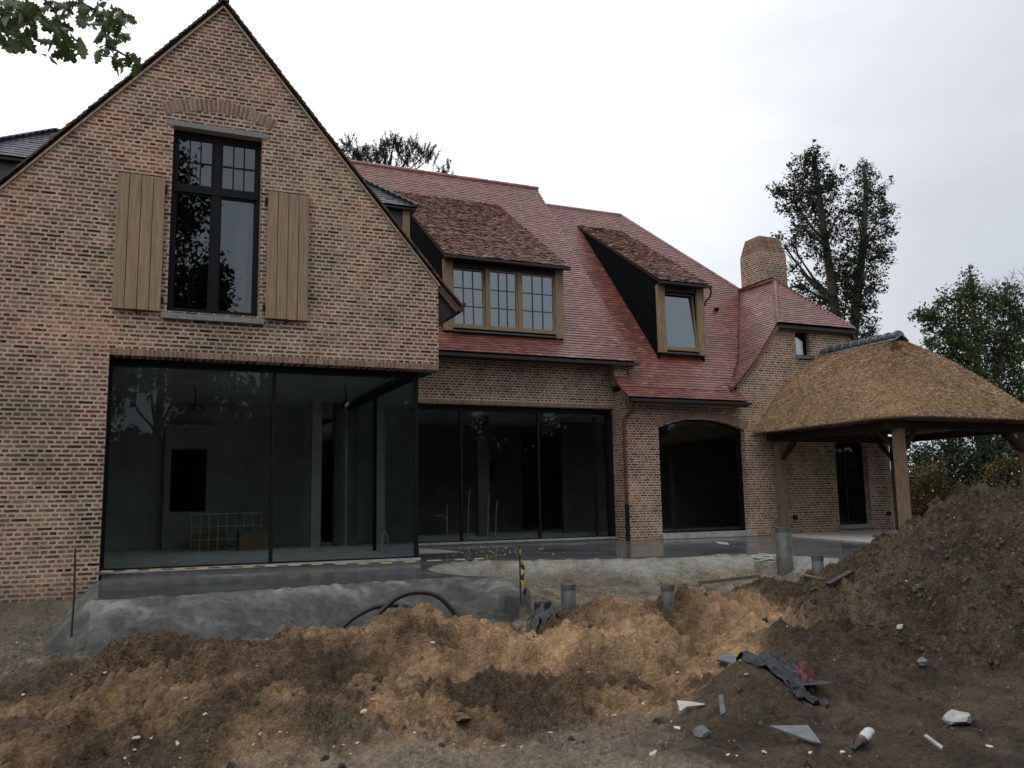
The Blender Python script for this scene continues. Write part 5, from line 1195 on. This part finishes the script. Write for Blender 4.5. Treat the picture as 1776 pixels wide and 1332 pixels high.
# undergrowth beyond the pavilion
def bush(name, label, blobs, n, leaf, mat, seed, cat='shrub', group='shrubs beyond the pavilion'):
    b0 = blobs[0]; base = (b0[0], b0[1], -.5); r = np.random.default_rng(seed)
    o = empty(name, base, label, cat, group); mb = MB()
    for b in blobs: mb.tube([base, Vector(base).lerp(Vector(b[:3]), .5)+Vector((0, 0, .2)), b[:3]], [.05, .03, .01], 5)
    mb.build('stem', 'bark', o); quads('foliage', leaf_quads(crown_points(blobs, n, .16, r), leaf, 1.6, .2, r), mat, o); return o
bush('evergreen_shrub', 'tall dark evergreen shrub mass under the pavilion eave', [B((30.01,25.00,1.99),1.3),B((32.07,25.00,2.47),1.2),B((34.17,25.00,2.48),1.4),B((36.33,25.00,2.25),1.6),B((31.21,25.00,1.05),1.3),B((33.26,25.00,1.03),1.4),B((30.44,25.00,2.81),.6),B((33.54,25.00,3.09),.7)], 17000, .15, 'leaf_dark', 21)
bush('evergreen_shrub', 'dark shrub close behind the near pavilion post', [B((31.05,27.00,2.33),.8),B((30.60,27.00,1.34),.9),B((31.57,27.00,0.84),1.0),B((29.57,27.00,1.11),1.0),B((29.65,26.00,0.03),1.0)], 7000, .14, 'leaf_dark', 22)
bush('autumn_shrub', 'yellow and orange autumn shrub right of the near pavilion post', [B((25.36,22.00,1.34),.5),B((25.94,22.00,1.54),.5),B((25.15,22.00,0.69),.5),B((26.31,22.00,1.03),.45),B((24.84,22.00,0.45),.4)], 2600, .11, 'leaf_autumn', 23)
bush('autumn_shrub', 'rusty brown autumn shrub further right under the eave', [B((28.76,22.00,1.75),.35),B((29.72,22.00,2.07),.4),B((28.07,22.00,1.12),.4),B((29.88,22.00,1.00),.5),B((28.75,22.00,0.59),.4)], 1500, .10, 'leaf_autumn', 24)
bush('evergreen_shrub', 'low dark shrub behind the crest of the soil heap', [B((26.14,21.00,0.43),.6),B((27.55,21.00,0.30),.6),B((29.04,21.00,0.38),.7),B((25.02,21.00,0.25),.5)], 5200, .11, 'leaf_dark', 25)
# trees on the photographer's side: the dark glass mirrors them
def blobtree(x, y, h, w_, seed, base=.25, dense=1.0):
    r = np.random.default_rng(seed); out = []
    for k in range(26):
        t = r.random(); z = h*(base+(1-base)*t); rad = w_*(1-.75*max(0, t-.35)/.65)*r.random()**.5; a = r.uniform(0, 6.28)
        out.append((x+rad*math.cos(a), y+rad*math.sin(a), z-.8, (.9+.5*r.random())*dense))
    return out
gT = 'trees standing behind the photographer'
tree('garden_tree', 'tall broadleaf tree mirrored in the gable window', 'tree', (.6, -12, -.8), [[(.6, -12, -.8), (.7, -12, 4), (.9, -12, 9), (1.0, -12, 17)]], [b for b in blobtree(.2, -12.5, 21, 3.2, 31, .15)+blobtree(.6, -12.2, 21, 2.2, 36, .35) if b[0] < 2.1], 17000, .26, .30, 'leaf_dark', gT, seed=31)
cb = []
for k in range(15):
    z = 2+k*.68; wr = .30+1.5*(1-k/15.5)
    for j in range(7): a = j*.9+k*.5; cb.append((2.7+wr*math.cos(a), -14+wr*math.sin(a), z-.12*wr, .42))
cb.append((2.7, -14, 12.2, .3))
tree('conifer_tree', 'pointed conifer mirrored in the right half of the gable window', 'tree', (2.7, -14, -.8), [[(2.7, -14, -.8), (2.7, -14, 6), (2.7, -14, 12.4)]], cb, 11000, .22, .22, 'leaf_conifer', gT, seed=32, limbs=60)
proto = None; r = random.Random(12)
for i, x in enumerate((-13, -8.5, -4.0, 6.2, 9.4, 13.0, 17.0, 21.5, 26, 31, 36.5, 42)):
    lab = 'broad garden tree in the row behind the photographer'
    if i % 4 == 0:
        proto = tree('garden_tree', lab, 'tree', (x, -13+i*.1, -.8), [[(x, -13+i*.1, -.8), (x+.2, -13, 2.5), (x, -13, 6.2)]], [(a, b, max(c, .3), d*1.15) for a, b, c, d in blobtree(x, -13+i*.1, 7.6, 2.6, 40+i, .02)], 13000, .32, .34, 'leaf_dark', gT+' in a row', seed=40+i)
        P0 = proto
    else:
        c = P0.copy(); C.objects.link(c); c.location = (x, -13+r.uniform(-.8, .8), -.8); c.rotation_euler = (0, 0, r.uniform(0, 6)); s_ = r.uniform(.9, 1.25); c.scale = (1.1, 1.1, s_)
        for ch_ in P0.children: d = ch_.copy(); C.objects.link(d); d.parent = c
HP = None
for i, x in enumerate((-16, -11, -6, -1, 4, 9, 14, 19, 24, 29, 34, 39, 44, 49)):
    if i == 0:
        bl = [(x+a, -16+b, c, .9) for a, b, c in [(rr_[0]*2.9, rr_[1]*.8, -.4+rr_[2]*4.0) for rr_ in np.random.default_rng(77).random((46, 3))*np.array([2, 2, 1])-np.array([1, 1, 0])]]
        HP = bush('garden_hedge', 'dense dark hedge shrub behind the row of garden trees', bl, 15000, .36, 'leaf_dark', 78, 'hedge', 'hedge behind the photographer'); HP.location = (x, -16, -.5)
        for ch_ in HP.children: ch_.location = (-x, 16, .5)
    else:
        c = HP.copy(); C.objects.link(c); c.location = (x, -16+(i % 3)*.4, -.5)
        for ch_ in HP.children: d = ch_.copy(); C.objects.link(d); d.parent = c
# ---- oak branch reaching in at the top left
OK_ = empty('oak_tree', (-4.2, 4.6, -.7), 'oak whose leafy branch hangs in at the top left corner', 'tree')
tr_ = MB().tube([(-4.2, 4.6, -.8), (-4.1, 4.6, 2), (-4.0, 4.5, 4.5), (-3.9, 4.4, 8)], [.30, .25, .20, .10], 10)
tr_.tube([(-4.0, 4.5, 4.2), (-2.6, 4.4, 4.9), (-0.67,4.60,3.52)], [.09, .05, .022], 8)
tr_.build('trunk', 'bark', OK_)
bm_ = MB(); tw = [[(-0.67,4.60,3.52), (-0.57,4.60,3.42), (-0.47,4.60,3.32), (-0.45,4.60,3.24)], [(-0.67,4.60,3.52), (-0.65,4.50,3.25), (-0.65,4.40,3.13)], [(-0.57,4.60,3.42), (-0.50,5.20,3.79), (-0.43,6.00,4.16), (-0.32,6.00,4.06), (-0.30,6.00,3.91), (-0.23,6.00,3.83)], [(-0.43,6.00,4.16), (-0.29,6.00,4.11), (-0.20,6.00,4.07)], [(-0.45,4.60,3.24), (-0.49,4.60,3.10)], [(-0.45,4.60,3.24), (-0.40,4.60,3.12)], [(-0.30,6.00,3.91), (-0.19,6.00,3.86), (-0.11,6.00,3.81)], [(-0.44,4.80,3.47), (-0.45,4.60,3.27)], [(-0.59,4.50,3.33), (-0.57,4.50,3.18)], [(-0.32,6.00,4.06), (-0.35,6.00,3.93)], [(-0.57,4.60,3.42), (-0.39,5.00,3.72), (-0.40,5.00,3.61)]]
for t in tw: bm_.tube(t, [.010-.006*i/(len(t)-1) for i in range(len(t))], 5)
brn = bm_.build('branch', 'bark', OK_)
LO = [(0, 0), (.05, .12), (.16, .17), (.10, .27), (.26, .36), (.15, .44), (.31, .56), (.18, .63), (.29, .76), (.13, .80), (.12, .94), (0, 1)]
LO = LO+[(-a, b) for a, b in LO[-2:0:-1]]
clus = [(8,15,26,26,4.4),(45,18,26,26,4.5),(20,45,20,16,4.4),(60,45,14,9,4.5),(100,50,16,12,4.6),(112,66,14,9,4.6),(5,62,9,5,4.4),(36,66,8,4,4.4),(84,98,5,2,4.6),(122,98,6,3,4.6),(138,70,8,5,4.6),(128,30,8,4,4.6),(98,8,12,8,4.8),(138,8,6,5,5.0),(180,15,14,22,6),(203,25,14,20,6),(188,38,14,18,6),(212,38,8,9,6),(160,48,5,5,6),(178,60,6,8,6),(215,62,7,9,6),(200,98,9,12,6),(222,100,9,12,6),(236,110,7,9,6),(180,86,6,6,6),(190,70,5,5,6),(208,115,7,7,6),(168,30,6,6,6)]
vs, fs = [], []; rr = random.Random(5)
for (px, py, rad, n, Y0) in clus:
    for _ in range(n):
        a = rr.uniform(0, 6.28); q = rad*rr.random()**.5; d = ray(px+q*math.cos(a), py+q*math.sin(a)-3); yy = Y0+rr.uniform(-.25, .25); p = d*(yy/d.y); p.z += CAMH
        L_ = rr.uniform(.055, .125)*(1 if Y0 < 5.5 else .85); dr = Vector((rr.gauss(0, .7), rr.gauss(0, .7), rr.gauss(-.65, .55))).normalized(); sd = dr.cross(Vector((rr.gauss(0, .6), -1, rr.gauss(0, .6)))).normalized(); nn = dr.cross(sd); k = len(vs)
        for (u, v) in LO: vs.append(tuple(p+dr*L_*v+sd*L_*u*.95+nn*L_*(.25*abs(u)-.12*v*v)))
        fs.append(tuple(range(k, k+len(LO))))
mesh('leaves', vs, fs, 'leaf_oak', OK_)
# dry twigs in the sand at the left
x, y, z = spot(225, 1150); tb = empty('twig_clump', (x, y, z), 'clump of dry roots and twigs on the brown mound left of the hoses', 'twigs'); mb = MB(); rr = random.Random(3)
for k in range(26):
    p = Vector((x+rr.gauss(0, .14), y+rr.gauss(0, .10), z-.02)); p.z = ground_z(p.x, p.y)-.01
    d = Vector((rr.gauss(0, .7), rr.gauss(0, .5), rr.uniform(.3, 1))).normalized(); l = rr.uniform(.06, .18); q = p+d*l; mb.tube([p, q, q+Vector((rr.gauss(0, .04), 0, rr.uniform(-.03, .05)))], [.005, .004, .002], 4)
mb.build('twig', 'weather_wood', tb)
lf = []
for k in range(160): a = rr.gauss(0, .22); b = rr.gauss(0, .14); lf.append((x+a, y+b, ground_z(x+a, y+b)+rr.uniform(.0, .06)))
tag(quads('dry_leaf', leaf_quads(np.array(lf), .04, 1.8, 0), 'leaf_ground', tb), kind='stuff')
